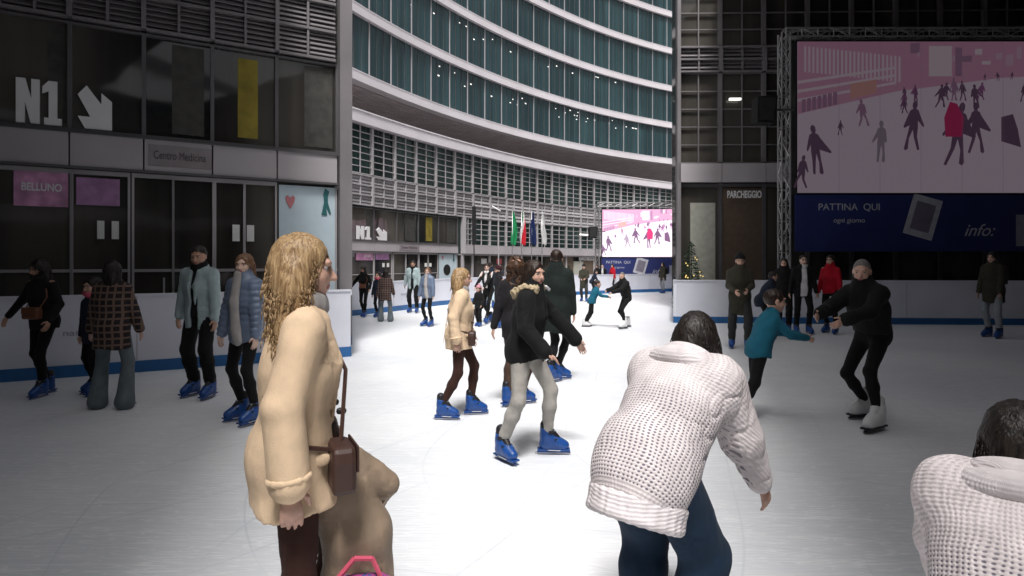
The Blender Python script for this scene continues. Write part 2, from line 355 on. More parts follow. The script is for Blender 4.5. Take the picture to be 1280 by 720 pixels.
def front(wl, root, pxf, zf, sc, doors=True):
    """the entrance part: sign band, N1 windows, doors, posters. pxf: panel pixel -> s, zf: near height -> z"""
    z0, zd, zb, zw = zf(0), zf(3.15), zf(3.72), zf(5.5)
    edges = [-60, 88, 180, 265, 345, 420]
    S = [max(.05, pxf(e)) for e in edges]
    for a, b in zip(S[:-1], S[1:]):
        mb = MB(); wl.strip(mb, a+.03*sc, b-.03*sc, zb+.06*sc, zw-.04*sc, 0, .03*sc); w_ = mb.build('upper_window', M_glassD, root)
        mb = MB()
        wl.strip(mb, b-.03*sc, b+.03*sc, zb, zw, 0, .10*sc)
        wl.strip(mb, a+.03*sc, b-.03*sc, zb, zb+.06*sc, 0, .10*sc); wl.strip(mb, a+.03*sc, b-.03*sc, zw-.04*sc, zw, 0, .10*sc)
        mb.build('window_frame', M_metal_d, w_)
        mb = MB(); wl.strip(mb, a+.012*sc, b-.012*sc, zd+.02*sc, zb-.02*sc, 0, .14*sc); mb.build('band_panel', M_band, root)
    mb = MB(); wl.strip(mb, S[0], S[-1], zd-.02*sc, zd+.019*sc, 0, .17*sc); wl.strip(mb, S[0], S[-1], zb-.02*sc, zb-.001, 0, .17*sc); mb.build('band_trim', M_metal_d, root)
    # yellow curtain behind one window, seen as a slim strip
    a, b = pxf(297), pxf(322); mb = MB(); wl.strip(mb, a, b, zf(3.9), zf(5.35), .032*sc, .038*sc); mb.build('curtain', M_yellow, root)
    for px, pw in ((60,30),(215,40),(380,35)):
        a, b = pxf(px), pxf(px+pw); mb = MB(); wl.strip(mb, a, b, zf(3.85), zf(5.4), .031*sc, .036*sc); mb.build('blind', mat('grey_blind', (.05,.048,.042), .7, var=.3), root)
    # ground floor glazing: panes, posts, doors
    ge = [(-60,88,'glazing'),(92,160,'glazing'),(168,215,'door'),(218,265,'door'),(270,304,'glazing'),(306,343,'door'),(420,436,'glazing')]
    for p0, p1, nm in ge:
        a, b = max(.05, pxf(p0)), pxf(p1); mb = MB(); wl.strip(mb, a, b, z0+.05*sc, zd-.1*sc, -.02, .02*sc)
        g = mb.build(nm, M_glassD, root)
        mb = MB(); q = .035*sc
        wl.strip(mb, a-q, a, z0, zd-.03*sc, 0, .08*sc); wl.strip(mb, b, b+q, z0, zd-.03*sc, 0, .08*sc)
        wl.strip(mb, a, b, zd-.1*sc, zd-.03*sc, 0, .08*sc); wl.strip(mb, a, b, zf(1.45), zf(1.5), .021*sc, .05*sc)
        mb.build('door_frame' if nm == 'door' else 'glazing_frame', M_metal, g)
        if nm == 'door':
            mb = MB(); x0 = b-.12*sc; wl.strip(mb, x0-.015*sc, x0+.015*sc, zf(.9), zf(1.35), .06*sc, .09*sc); mb.build('handle', M_metal, g)
    # posters
    def sheet(p0, p1, za, zb_, m, nm, off=.03):
        mb = MB(); wl.strip(mb, pxf(p0), pxf(p1), zf(za), zf(zb_), (off+.021)*sc, (off+.03)*sc); return mb.build(nm, m, root)
    pk = sheet(18, 86, 2.5, 3.05, M_pink, 'pink_poster'); sheet(96, 150, 2.55, 3.0, mat('poster_mauve', (.42,.22,.42), .4, var=.2), 'pink_poster')
    for p in (126, 144, 294, 312): sheet(p-4, p+5, 2.0, 2.3, M_paper, 'paper_notice', .05)
    bp_ = sheet(348, 418, .9, 3.08, M_poster, 'blue_poster')
    def disc(px, z, rad, m, off):
        s_ = pxf(px); zz = zf(z); mb = MB(); pts = []
        A = wl.frame(s_, off*sc, zz)
        n = 28; ring = [A @ Vector((rad*sc*math.cos(2*math.pi*i/n), rad*sc*math.sin(2*math.pi*i/n), 0)) for i in range(n)]
        ring2 = [A @ Vector((rad*sc*math.cos(2*math.pi*i/n), rad*sc*math.sin(2*math.pi*i/n), .01)) for i in range(n)]
        mb.poly(ring); mb.poly(list(reversed(ring2)))
        for i in range(n): j=(i+1)%n; mb.poly([ring[i],ring[j],ring2[j],ring2[i]])
        return mb.build('printed_ball', m, bp_)
    disc(379, 1.72, .33, M_black, .065)
    teal = mat('print_teal', (.02,.13,.14), .6)
    fig = [(-.08,-.35),(.1,-.35),(.06,-.1),(.16,-.3),(.22,-.3),(.12,.05),(.12,.22),(.16,.4),(.04,.5),(-.02,.3),(.0,.05)]
    A = wl.frame(pxf(404), .066*sc, zf(2.75)); mb = MB(); k = .62*sc
    mb.poly([A @ Vector((x*k, y*k, 0)) for x, y in fig]); mb.poly([A @ Vector((x*k, y*k, .008)) for x, y in reversed(fig)])
    mb.build('printed_skater', teal, bp_)
    A = wl.frame(pxf(362), .066*sc, zf(2.78)); mb = MB(); heart = [(0,-.3),(.14,-.05),(.18,.12),(.1,.22),(0,.12),(-.1,.22),(-.18,.12),(-.14,-.05)]
    mb.poly([A @ Vector((x*k*.8, y*k*.8, 0)) for x, y in heart]); mb.poly([A @ Vector((x*k*.8, y*k*.8, .008)) for x, y in reversed(heart)]); mb.build('printed_heart', mat('print_red', (.55,.2,.22), .6), bp_)
    mb = MB(); wl.strip(mb, pxf(358), pxf(402), zf(2.31), zf(2.335), .052*sc, .056*sc); wl.strip(mb, pxf(364), pxf(396), zf(2.22), zf(2.24), .052*sc, .056*sc); mb.build('printed_text', mat('print_pink', (.5,.35,.42), .6), bp_)
    text_mesh('BELLUNO', .17*sc, .003, M_sign, 'lettering', pk, wl.frame(pxf(53), .06*sc, zf(2.8)), ((pxf(80)-pxf(26))/(.17*sc)/4.6, 1), .004*sc)
    # N1 and arrow
    zc = (zf(3.8)+zf(4.5))/2; hh = zf(4.5)-zf(3.8)
    s_a, s_b = pxf(21), pxf(78)
    A = wl.frame((s_a+s_b)/2, .06*sc, zc); wx = (s_b-s_a)/2; wy = hh/2
    for glyph in ([(-1,-1),(-.62,-1),(-.62,-.05),(-.36,-1),(.02,-1),(.02,1),(-.34,1),(-.34,.1),(-.60,1),(-1,1)], [(.22,-1),(1,-1),(1,-.68),(.80,-.68),(.80,1),(.42,1),(.14,.72),(.14,.42),(.42,.55),(.42,-.68),(.22,-.68)]):
        g0 = [A @ Vector((x*wx, y*wy, -.02)) for x, y in glyph]; g1 = [A @ Vector((x*wx, y*wy, .02)) for x, y in glyph]
        mb = MB(); mb.poly(g1); mb.poly(list(reversed(g0)))
        for i in range(len(glyph)): j=(i+1)%len(glyph); mb.poly([g0[i],g0[j],g1[j],g1[i]])
        mb.build('window_lettering', M_sign, root)
    A = wl.frame(pxf(119), .06*sc, zc); k = hh/2; kx = (pxf(141)-pxf(97))/2
    arrow = [(-.95,.55),(-.45,1.0),(.38,.18),(.38,.72),(.98,.35),(.98,-1.0),(-.55,-1.0),(-.95,-.45),(-.25,-.45)]
    a0 = [A @ Vector((x*kx, y*k, -.02)) for x, y in arrow]; a1 = [A @ Vector((x*kx, y*k, .02)) for x, y in arrow]
    mb = MB(); mb.poly(a1); mb.poly(list(reversed(a0)))
    for i in range(len(arrow)): j=(i+1)%len(arrow); mb.poly([a0[i],a0[j],a1[j],a1[i]])
    mb.build('window_arrow', M_sign, root)
    # small sign on the band
    mb = MB(); wl.strip(mb, pxf(186), pxf(264), zf(3.26), zf(3.62), .142*sc, .155*sc); sg = mb.build('name_sign', mat('sign_grey', (.27,.24,.25), .5), root)
    text_mesh('Centro Medicina', .2*sc, .002, mat('sign_print', (.06,.05,.06), .5), 'lettering', sg, wl.frame(pxf(225), .16*sc, zf(3.44)), ((pxf(262)-pxf(190))/(.2*sc)/7.6, 1))

# far building
FW = Wall(arc3((-7.9,29.3),(.5,42.6),(14.0,55.7), ext0=6, ext1=14))
far = thing('office_building', 'far curved office building with a grey metal grid over dark windows', 'building', (0,0,0))
zmap_near = [-1, 0, 3.15, 3.72, 5.5, 9]; zmap_far = [-.7, 0, 2.2, 2.72, 4.4, 8]
zfar = lambda z: float(np.interp(z, zmap_near, zmap_far))
pfar = lambda p: FW.s_px(438+p/3.168)
s_end = FW.s_px(576)
mb = MB(); FW.strip(mb, 0, FW.L, -.03, 8.5, -.6, 0, 2.0); mb.build('glass_wall', M_glassG, far)
mb = MB(); FW.strip(mb, 0, FW.L, 8.5, 9.05, -1.2, .42, 2.0); FW.strip(mb, 0, FW.L, 9.051, 9.12, -1.2, .46, 2.0); mb.build('coping', M_white, far)
s463, s724 = FW.s_px(463), FW.s_px(724); bay = (s724-s463)/12
s = s463-bay*2; 
while s+bay < FW.L:
    if s > .1:
        grid_bay(FW, s, s+bay, 6.08, 8.48, 7, .3, 1, .05, .13).build('grid_bay', M_metal, far)
        louver_bay(FW, s, s+bay, 4.52, 6.0, 3 if s < s_end-.3 else 2, 3, .13, .8).build('louver_bay', M_metal, far)
        if s > s_end-bay*.6:
            a = max(s, s_end+.1)
            grid_bay(FW, a, s+bay, 2.76, 4.46, 5, .3, 1, .05, .13).build('grid_bay', M_metal, far)
            mb = MB(); FW.strip(mb, a+.01, s+bay-.01, 2.2, 2.72, 0, .34); mb.build('band_panel', M_band, far)
            mb = MB(); FW.strip(mb, a+.08, s+bay-.08, .05, 2.1, 0, .03); g = mb.build('glazing', M_glassD, far)
            mb = MB(); FW.strip(mb, a-.07, a+.07, 0, 2.19, 0, .14); FW.strip(mb, a+.07, s+bay-.07, 2.1, 2.19, 0, .12); mb.build('glazing_frame', M_metal, g)
    s += bay
mb = MB(); FW.strip(mb, s_end-.02, s_end+.1, 2.2, 4.5, 0, .36); mb.build('pilaster', M_metal, far)
front(FW, far, pfar, zfar, 1.0)
# cream door, sign and warm entrance at the right
for (p0, p1, z0_, z1_, m_, nm) in ((716,728,.1,1.75,mat('cream_panel',(.42,.42,.36),.7),'door'),(728,742,.1,2.1,mat('brown_panel',(.12,.085,.06),.6),'entrance_recess'),(700,715,.1,2.1,MATS['brown_panel'],'entrance_recess')):
    mb = MB(); FW.strip(mb, FW.s_px(p0), FW.s_px(p1), z0_, z1_, .04, .09); mb.build(nm, m_, far)
text_mesh('PARCHEGGIO', .36, .01, M_sign, 'lettering', far, FW.frame(FW.s_px(733), .12, 1.95), (1.0,1), .01)
for px, col in ((604,(.7,.7,.7)),(623,(.6,.12,.14))):
    mb = MB(); t = FW.s_px(px); FW.strip(mb, t-.28, t+.28, 1.55, 1.9, .05, .07); mb.build('window_notice', mat('notice_%d'%px, col, .6), far)
mb = MB(); t = FW.s_px(728); FW.strip(mb, t-.5, t+.5, 5.0 if False else 3.85, 3.95, .1, .2); mb.build('interior_lamp', M_lamp, far)

# left wing
a0, a1 = (-7.94,9.3), (-3.26,12.0)
ux, uy = a1[0]-a0[0], a1[1]-a0[1]; l = math.hypot(ux,uy); ux/=l; uy/=l
LW = Wall([(a0[0]-ux*9, a0[1]-uy*9), a1]); 
left = thing('office_wing', 'near left wing with large dark windows carrying white N1 lettering and arrow', 'building', (0,0,0))
mb = MB(); LW.strip(mb, 0, LW.L, -.03, 9.8, -.5, 0, 3); mb.build('glass_wall', M_glassD, left)
pn = lambda p: LW.s_px(p)
sc = 1.0
zl = lambda z: z
front(LW, left, pn, zl, 1.0)
E = [LW.s_px(v) for v in (-60, 0, 88, 180, 265, 345, 420)]
E = [E[0]-2.4, E[0]-1.2] + E
M_dgrid = mat('wing_metal', (.20,.185,.19), .5, 0, .4, .12, 1)
for a, b in zip(E[:-1], E[1:]):
    if a < 0: continue
    louver_bay(LW, a, b, 5.56, 7.2, 3, 6, .07, .7).build('louver_bay', M_dgrid, left)
    grid_bay(LW, a, b, 7.25, 9.6, 6, .22, 1, .04, .08).build('grid_bay', M_dgrid, left)
mb = MB(); LW.strip(mb, LW.s_px(420)+.02, LW.L, 0, 9.8, 0, .24); 
mb.build('corner_pier', M_dgrid, left)
mb = MB(); LW.strip(mb, 0, LW.L, 9.801, 10.1, -.8, .3, 3); mb.build('parapet', M_band, left)
mb = MB(); mb.hexa([(-3.26,12,-.03),(-3.0,12.15,-.03),(-6.4,20,-.03),(-6.7,20,-.03),(-3.26,12,9.8),(-3.0,12.15,9.8),(-6.4,20,9.8),(-6.7,20,9.8)])
mb = MB(); mb.hexa([(-3.55,11.9,-.03),(-3.27,12.02,-.03),(-5.9,20,-.03),(-6.3,20,-.03),(-3.55,11.9,9.79),(-3.27,12.02,9.79),(-5.9,20,9.79),(-6.3,20,9.79)])
mb.build('side_wall', M_metal_d, left)

# right wing
RW = Wall([(5.72,21.0),(34,20.2)])
right = thing('office_wing', 'near right wing with steel window grid behind the large video screen', 'building', (0,0,0))
mb = MB(); RW.strip(mb, 0, RW.L, -.03, 15, -.5, 0, 3); mb.build('glass_wall', M_glassD, right)
S = [RW.s_px(v) for v in (845,)][0]; bw = 1.5; k = 0
while S+bw < RW.L and k < 14:
    grid_bay(RW, S, S+bw, 5.1, 8.2, 5, .25, 1, .045, .13).build('grid_bay', M_dgrid, right)
    louver_bay(RW, S, S+bw, 8.25, 9.1, 2, 3, .13, .9).build('louver_bay', M_dgrid, right)
    grid_bay(RW, S, S+bw, 9.15, 12.6, 6, .25, 1, .045, .13).build('grid_bay', M_dgrid, right)
    mb = MB(); RW.strip(mb, S+.01, S+bw-.01, 4.4, 5.04, 0, .3); mb.build('band_panel', M_band, right)
    mb = MB(); RW.strip(mb, S+.06, S+bw-.06, .05, 4.25, 0, .04); g = mb.build('glazing', M_glassD, right)
    mb = MB(); RW.strip(mb, S-.06, S+.06, 0, 4.38, 0, .14); RW.strip(mb, S+.06, S+bw-.06, 4.25, 4.36, 0, .12); mb.build('glazing_frame', M_metal_d, g)
    S += bw; k += 1
mb = MB(); RW.strip(mb, 0, .12, 0, 15, 0, .3); mb.build('corner_pier', M_dgrid, right)
mb = MB(); RW.strip(mb, 0, RW.L, 15.001, 15.4, -.8, .4, 3); mb.build('parapet', M_band, right)
mb = MB(); mb.hexa([(5.74,21.02,-.03),(6.1,21.02,-.03),(11.2,38,-.03),(10.8,38,-.03),(5.74,21.02,14.9),(6.1,21.02,14.9),(11.2,38,14.9),(10.8,38,14.9)]); mb.build('side_wall', M_metal_d, right)
mb = MB(); RW.strip(mb, RW.s_px(862), RW.s_px(893), .1, 3.7, .05, .1); mb.build('door', MATS['cream_panel'], right)
mb = MB(); RW.strip(mb, RW.s_px(898), RW.s_px(955), .1, 4.2, .05, .09); mb.build('entrance_recess', MATS['brown_panel'], right)
text_mesh('PARCHEGGIO', .34, .01, M_sign, 'lettering', right, RW.frame(RW.s_px(926), .34, 3.95), (.55,1), .008)
mb = MB(); t = RW.s_px(917); RW.strip(mb, t-.2, t+.2, 7.25, 7.32, .1, .2); mb.build('interior_lamp', M_lamp, right)

# added unseen roofs, their edges shaped to shade the two sides of the rink
S_ = (0, -math.cos(SUN_EL), math.sin(SUN_EL))
def roof(side, za, zb_, far_y, x_out, label):
    def up(gx, gy):       # point of the plane z = za + zb*y above the edge of the shade
        t = (za+zb_*gy)/(S_[2]-zb_*S_[1]); return (gx, gy+t*S_[1], t*S_[2])
    e = [up(side*(.255*max(y,3.0)+.42), y) for y in (-5, 3.0, 4, 8, 12, far_y)]
    out = [(side*x_out, e[-1][1], za+zb_*e[-1][1]), (side*x_out, -9, za-zb_*9), (side*.5, -9, za-zb_*9)]
    top = e+out; mb = MB(); mb.poly(top); mb.poly([(x,y,z+.35) for x,y,z in reversed(top)])
    for i in range(len(top)):
        j = (i+1) % len(top); a, b = top[i], top[j]; mb.poly([a,b,(b[0],b[1],b[2]+.35),(a[0],a[1],a[2]+.35)])
    r = thing('added_shade_roof', label, 'added_shade_canopy'); mb.build('shade_slab', M_metal_d, r)
    return r
roof(-1, 7.7, 0, 15.5, 16, 'added unseen flat roof shading the left side of the rink')
roof(1, 7.2, .19, 26.6, 26, 'added unseen sloping roof shading the right side of the rink')
# buildings around the square; the side ones added close in to cut sky light
mb = MB(); mb.box(-40,40,-16,-12,-.03,10.5); opp = thing('office_building', 'plain dark glazed building behind the viewer across the square', 'building'); mb.build('glass_wall', M_glassT, opp)
mb = MB()
for z in (4,8,12): mb.box(-40,40,-12,-11.7,z-.3,z+.3)
mb.build('floor_band', M_white, opp)
for x0, lab in ((-17,'added plain dark building cutting sky light from the far left'),(28,'added plain dark building cutting sky light from the far right')):
    b_ = thing('office_building', lab, 'building'); mb = MB(); mb.box(min(x0,x0*1.1),max(x0,x0*1.1),-12,20,-.03,11); mb.build('wall', M_metal_d, b_)

# ---------------------------------------------------------------- video screens
def truss(mb, a, b, wd, n, r=.03):
    a = Vector(a); b = Vector(b); d = (b-a).normalized()
    up = Vector((0,0,1)) if abs(d.z) < .7 else Vector((1,0,0))
    u = d.cross(up).normalized()*wd/2; v = d.cross(u).normalized()*wd/2
    cs = [u+v, u-v, -u-v, -u+v]
    for c in cs: mb.tube(a+c, b+c, r, n=6)
    for i in range(n):
        p = a.lerp(b, i/n); q = a.lerp(b, (i+1)/n)
        for k in range(4):
            c0, c1 = cs[k], cs[(k+1)%4]
            mb.tube(p+c0, q+c1, r*.55, n=5) if i % 2 == 0 else mb.tube(p+c1, q+c0, r*.55, n=5)
            mb.tube(p+c0, p+c1, r*.5, n=5)
M_truss = mat('truss_aluminium', (.45,.44,.44), .35, .6, .5, .1, 3)
M_navy = mat('banner_navy', (.030,.042,.17), .6, 0, .3, .12, .8)
M_qprint = mat('banner_print', (.55,.56,.62), .6)
def skater_outline(k):
    m = random.choice((-1,1)); st = random.uniform(.0,.16); w_ = random.uniform(.75,1.1); sh = random.uniform(-.10,.18); al, ar = random.uniform(.02,.24), random.uniform(.02,.16)
    base = [(-.07-st,.02),(-.02-st,.0),(-.01,.26),(.02,.42),(.05+st*.6,.24),(.03+st,.03),(.09+st,.0),(.12+st,.04),(.10+st*.5,.30),(.10,.50),(.11+al,.47-al*.2),(.13+al,.50-al*.2),(.13,.74),(.10,.80),(.035,.835),(.055,.88),(.05,.95),(.01,.995),(-.035,.985),(-.06,.93),(-.05,.87),(-.03,.835),(-.09,.80),(-.12,.72),(-.12-ar,.50),(-.10-ar,.46),(-.08,.60),(-.09,.46),(-.08,.28)]
    return [((x*w_+sh*y)*m*k, y*k) for x, y in base]
def screen(name, label, P, ang, W_, H_, bh, strength, legs, tone):
    """P = lower left corner of the picture, on its front face"""
    r = thing(name, label, 'screen', (P[0],P[1],0), ang); z0 = P[2]
    def L(m_): return m_
    mb = MB(); mb.box(-.05, W_+.05, .02, .30, z0-.03, z0+H_+.05); mb.build('cabinet', M_black, r)
    pic = mat('screen_picture_%s'%tone, (.02,.02,.02), .4, 0, .3, emit=(1.0,.86,.98) if tone == 'bright' else (1.0,.80,.97), estr=strength)
    mb = MB(); mb.box(0, W_, 0, .018, z0, z0+H_); p_ = mb.build('picture', pic, r)
    def em(nm, c, f=1): return mat('screen_%s_%s'%(nm,tone), (.02,.02,.02), .4, 0, .2, emit=c, estr=strength*f)
    top = em('hall', (.85,.42,.62)); dk = em('figure_dark', (.22,.12,.22)); red = em('figure_red', (.75,.05,.2)); wh = em('stripe', (1,.8,.92)); gr=em('shade',(.50,.27,.45)); mid=em('mid',(.85,.55,.75))
    mb = MB()   # hall behind the rink on the picture: strip that slants down to the left
    mb.prism([(0,z0+H_*.52),(W_*.30,z0+H_*.67),(W_*.62,z0+H_*.76),(W_,z0+H_*.80),(W_,z0+H_),(0,z0+H_)], -.003, -.001); mb.build('picture_hall', top, r)
    def piece(nm, pts, m_, y=-.005):
        q_ = MB(); q_.prism(pts, y, y+.002); q_.build(nm, m_, r)
    for i in range(24):
        x = W_*(.02+i*.0125); zt = z0+H_*(.97-.003*i)
        piece('picture_column', [(x,zt-H_*.17),(x+W_*.006,zt-H_*.17),(x+W_*.006,zt),(x,zt)], wh)
    for i in range(20):
        x = W_*(.34+.033*i+random.uniform(-.01,.01)); z = z0+H_*random.uniform(.79,.93); ww = W_*random.uniform(.008,.035); hh = H_*random.uniform(.02,.10)
        piece('picture_panel', [(x,z),(x+ww,z),(x+ww*1.05,z+hh),(x,z+hh*.9)], random.choice((wh,gr,mid)), -.005-.001*(i%3)-.003*(i%2))
    piece('picture_panel', [(W_*.40,z0+H_*.77),(W_*.47,z0+H_*.77),(W_*.47,z0+H_*.97),(W_*.40,z0+H_*.97)], wh, -.012)
    piece('picture_panel', [(W_*.48,z0+H_*.77),(W_*.50,z0+H_*.77),(W_*.50,z0+H_*.96),(W_*.48,z0+H_*.96)], gr, -.012)
    for k in range(3):
        piece('picture_beam', [(0,z0+H_*(.60+.06*k)),(W_*.3,z0+H_*(.72+.05*k)),(W_*.3,z0+H_*(.735+.05*k)),(0,z0+H_*(.62+.06*k))], wh, -.008)
    for k in range(7): 
        x = W_*(.012+.016*k); z = z0+H_*(.53+.008*k); piece('picture_panel', [(x,z),(x+W_*.012,z+.006*H_),(x+W_*.012,z+H_*.09),(x,z+H_*.085)], gr, -.010)
    piece('picture_panel', [(W_*.16,z0+H_*.62),(W_*.24,z0+H_*.66),(W_*.24,z0+H_*.75),(W_*.16,z0+H_*.72)], em('orange',(.9,.45,.42)), -.011)
    figs = [(.06,.12,.33,dk),(.13,.38,.10,dk),(.35,.28,.33,dk),(.47,.18,.42,dk),(.54,.26,.34,dk),(.78,.03,.46,dk),(.69,.60,.13,dk),(.36,.60,.10,dk),(.33,.62,.08,dk),(.45,.61,.12,dk),(.78,.70,.10,dk),(.81,.72,.09,dk),(.88,.72,.10,dk),(.93,.71,.12,dk),(.99,.70,.10,dk),(.01,.03,.22,dk),(.57,.74,.05,dk),(.61,.74,.06,dk),(.65,.75,.05,dk),(.73,.76,.05,dk)]
    figs += [(random.uniform(.30,.98), random.uniform(.52,.64), random.uniform(.10,.16), random.choice((dk,dk,gr,em('figure_plum',(.40,.15,.35))))) for _ in range(12)]
    figs += [(.25,.20,.28,em('figure_grey',(.45,.36,.45))),(.87,.22,.34,em('figure_plum',(.40,.15,.35))),(.20,.44,.18,gr)]
    for k in range(1, 8): piece('panel_joint', [(W_*k/8-.003,z0),(W_*k/8+.003,z0),(W_*k/8+.003,z0+H_),(W_*k/8-.003,z0+H_)], gr, -.0238)
    for (u, v, h, m_) in figs:
        mb = MB(); q = [(W_*u+x, z0+H_*v+y) for x, y in skater_outline(H_*h)]; mb.prism(q, -.014, -.011); mb.build('picture_figure', m_, r)
    mb = MB(); q = [(W_*.475+x, z0+H_*(.18+.19)+y) for x, y in [(-.13*H_*.42,0),(.13*H_*.42,0),(.16*H_*.42,.3*H_*.42),(.05*H_*.42,.52*H_*.42),(-.06*H_*.42,.55*H_*.42),(-.15*H_*.42,.3*H_*.42)]]; mb.prism(q, -.02, -.016); mb.build('picture_figure', red, r)
    mb = MB(); mb.prism([(W_*.62,z0+H_*.34),(W_*.68,z0+H_*.30),(W_*.67,z0+H_*.42),(W_*.655,z0+H_*.52),(W_*.62,z0+H_*.50)], -.02, -.016); mb.build('picture_figure', dk, r); mb = MB()
    mb.prism([(W_*.92,z0+H_*.26),(W_*1.0,z0+H_*.08),(W_*1.0,z0+H_*.42),(W_*.96,z0+H_*.32)], -.02, -.016); mb.build('picture_figure', dk, r)
    # banner
    mb = MB(); mb.box(-.05, W_+.05, .05, .09, z0-bh-.04, z0-.05); bn = mb.build('banner', M_navy, r)
    Rx = Matrix.Rotation(R(90), 4, 'X')
    def T(s_, x, z, sz, nm='lettering', sh=0): return text_mesh(s_, sz, .004, M_qprint, nm, bn, Matrix.Translation((x,.045,z)) @ Rx, (1,1), 0, sh)
    T('PATTINA  QUI', W_*.16, z0-bh*.25, bh*.17); T('ogni giorno', W_*.16, z0-bh*.48, bh*.12)
    T('info:', W_*.555, z0-bh*.66, bh*.30, sh=.4)
    mb = MB(); c, s2 = math.cos(-.28), math.sin(-.28)
    def rr(hw, hh, cx, cz): return [(cx+x*c-z*s2, cz+x*s2+z*c) for x, z in ((-hw,-hh),(hw,-hh),(hw,hh),(-hw,hh))]
    mb.prism(rr(bh*.26,bh*.36,W_*.385,z0-bh*.42), .040, .048); mb.build('printed_stamp', M_qprint, bn)
    mb = MB(); mb.prism(rr(bh*.17,bh*.25,W_*.385,z0-bh*.42), .034, .038); mb.build('printed_stamp_picture', mat('print_grey',(.22,.2,.26),.6), bn)
    mb = MB(); mb.prism([(W_*.67,z0-bh*.93),(W_*.80,z0-bh*.93),(W_*.80,z0-bh*.38),(W_*.67,z0-bh*.38)], .040, .048) 
    mb.build('printed_square', mat('print_pale',(.36,.37,.44),.6), bn)
    mb = MB()
    for i in range(4):
        an = i*math.pi/2+.4; mb.prism([(W_*.915+math.cos(an+d)*q*bh*.14, z0-bh*.26+math.sin(an+d)*q*bh*.14) for d, q in ((-.5,.3),(-.45,1),(.45,1),(.5,.3))], .040, .048)
    mb.build('printed_flower', mat('print_green',(.25,.5,.18),.6), bn); T('Regione', W_*.985, z0-bh*.22, bh*.12) if W_*.985+.3 < W_ else None
    # truss frame
    t = MB(); a = .34 if W_ > 8 else .30
    truss(t, (-a,.15,0), (-a,.15,z0+H_+.3), a*.75, int((z0+H_)/.45)); t.build('truss_upright', M_truss, r)
    t = MB(); truss(t, (W_+a,.15,0), (W_+a,.15,z0+H_+.3), a*.75, int((z0+H_)/.45)); t.build('truss_upright', M_truss, r)
    t = MB(); truss(t, (-a,.15,z0+H_+.3), (W_+a,.15,z0+H_+.3), a*.75, int(W_/.45)); t.build('truss_beam', M_truss, r)
    mb = MB(); mb.box(-a*1.4, W_+a*1.4, -.1, .6, 0, .12); mb.build('base', M_black, r)
    return r
# far screen: left edge at px 752, Y = 36
Y = 36.5; x0 = px2w(753, Y); hz = (HY-321)/F*Y+CAMZ
screen('video_screen', 'distant pink video screen on truss frame at the far end of the rink', (x0, Y, hz), R(-4), 6.0, (HY-262)/F*Y+CAMZ-hz, 1.35, .52, True, 'bright')
Y = 18.3; x0 = px2w(997, Y); hz = (HY-241)/F*Y+CAMZ
screen('video_screen', 'large nearer video screen with navy banner above the right barrier', (x0, Y, hz), R(0), 10.0, (HY-52)/F*Y+CAMZ-hz, 1.75, .045, True, 'dim')  # glow turned far down, putting this side's darkness into the picture

# speakers hung by the screens
def speaker(loc, s, label):
    r = thing('loudspeaker', label, 'loudspeaker', loc, 0, 'loudspeakers by the screens', s)
    mb = MB(); mb.prism([(-.32,-.42),(.22,-.46),(.32,-.1),(.34,.42),(-.30,.40)], -.25, .25); mb.build('cabinet', M_black, r, bevel=.02)
    mb = MB(); mb.prism([(-.25,-.36),(.2,-.38),(.27,.34),(-.24,.33)], -.28, -.262); mb.build('grille', mat('speaker_grille',(.03,.03,.03),.6,.3,bump=.4,bscale=90), r)
    mb = MB(); mb.box(.0,.95,.0,.06,.0,.06); mb.build('bracket', M_metal_d, r)
    return r
Y = 36.2; speaker((px2w(741,Y), Y, CAMZ+(HY-290)/F*Y), .8, 'small black loudspeaker hanging beside the distant pink screen')
Y = 18.2; speaker((px2w(955,Y), Y, CAMZ+(HY-138)/F*Y), .95, 'large black loudspeaker hanging beside the nearer video screen')

# ---------------------------------------------------------------- flags, dark banner, lamp
cols = [((.03,.30,.12),)*3, ((.03,.28,.10),(.72,.72,.72),(.60,.03,.05)), ((.02,.035,.12),)*3, ((.62,.62,.62),)*3]
names = ['plain green flag hanging limp, leftmost of the four flags', 'green white and red flag hanging limp on its pole', 'dark navy flag hanging limp between two other flags', 'white flag hanging limp, rightmost of the four flags']
for i, px in enumerate((640.5, 652, 664.5, 677.5)):
    Y = 36.0; x = px2w(px, Y); top = CAMZ+(HY-262)/F*Y
    r = thing('flag', names[i], 'flag', (x, Y, 0), 0, 'flags on poles by the far rink end')
    mb = MB(); mb.tube((0,0,0),(0,0,top),.035,.022); mb.tube((0,0,top),(0,0,top+.06),.04,.02); mb.build('pole', M_truss, r, smooth=True)
    z1, z0 = top-.15, CAMZ+(HY-306)/F*Y; n = 22; mb = MB(); W_ = .30 if i != 3 else .26
    grid = []
    for j in range(n+1):
        t = j/n; z = z1+(z0-z1)*t; wd = W_*(.25+1.0*min(1,t*1.6))*(1-.25*max(0,t-.8)*4); row = []
        for q in range(13):
            u = q/12; row.append((.03+(u-.25)*wd+.05*math.sin(t*5+i), .10*math.sin(u*9+i+t*2)*(.3+t), z+ .05*math.sin(u*6)*t))
        grid.append(row)
    for j in range(n):
        for q in range(12):
            u = (j/n*.5 + q/12*.5) if i == 1 else 0
            k = 0 if u < .25 else (1 if u < .52 else 2)
            mb.poly([grid[j][q],grid[j][q+1],grid[j+1][q+1],grid[j+1][q]], k)
    ms = [mat('flag_%d_%d'%(i,k), cols[i][k], .8, 0, .2, .1, 3) for k in range(3)]
    o = mb.build('cloth', ms, r, smooth=True); so = o.modifiers.new('thick','SOLIDIFY'); so.thickness = .006
Y = 33; x = px2w(592.5, Y); r = thing('dark_banner', 'slim black vertical banner hanging in front of the grid facade', 'banner', (x, Y, 0))
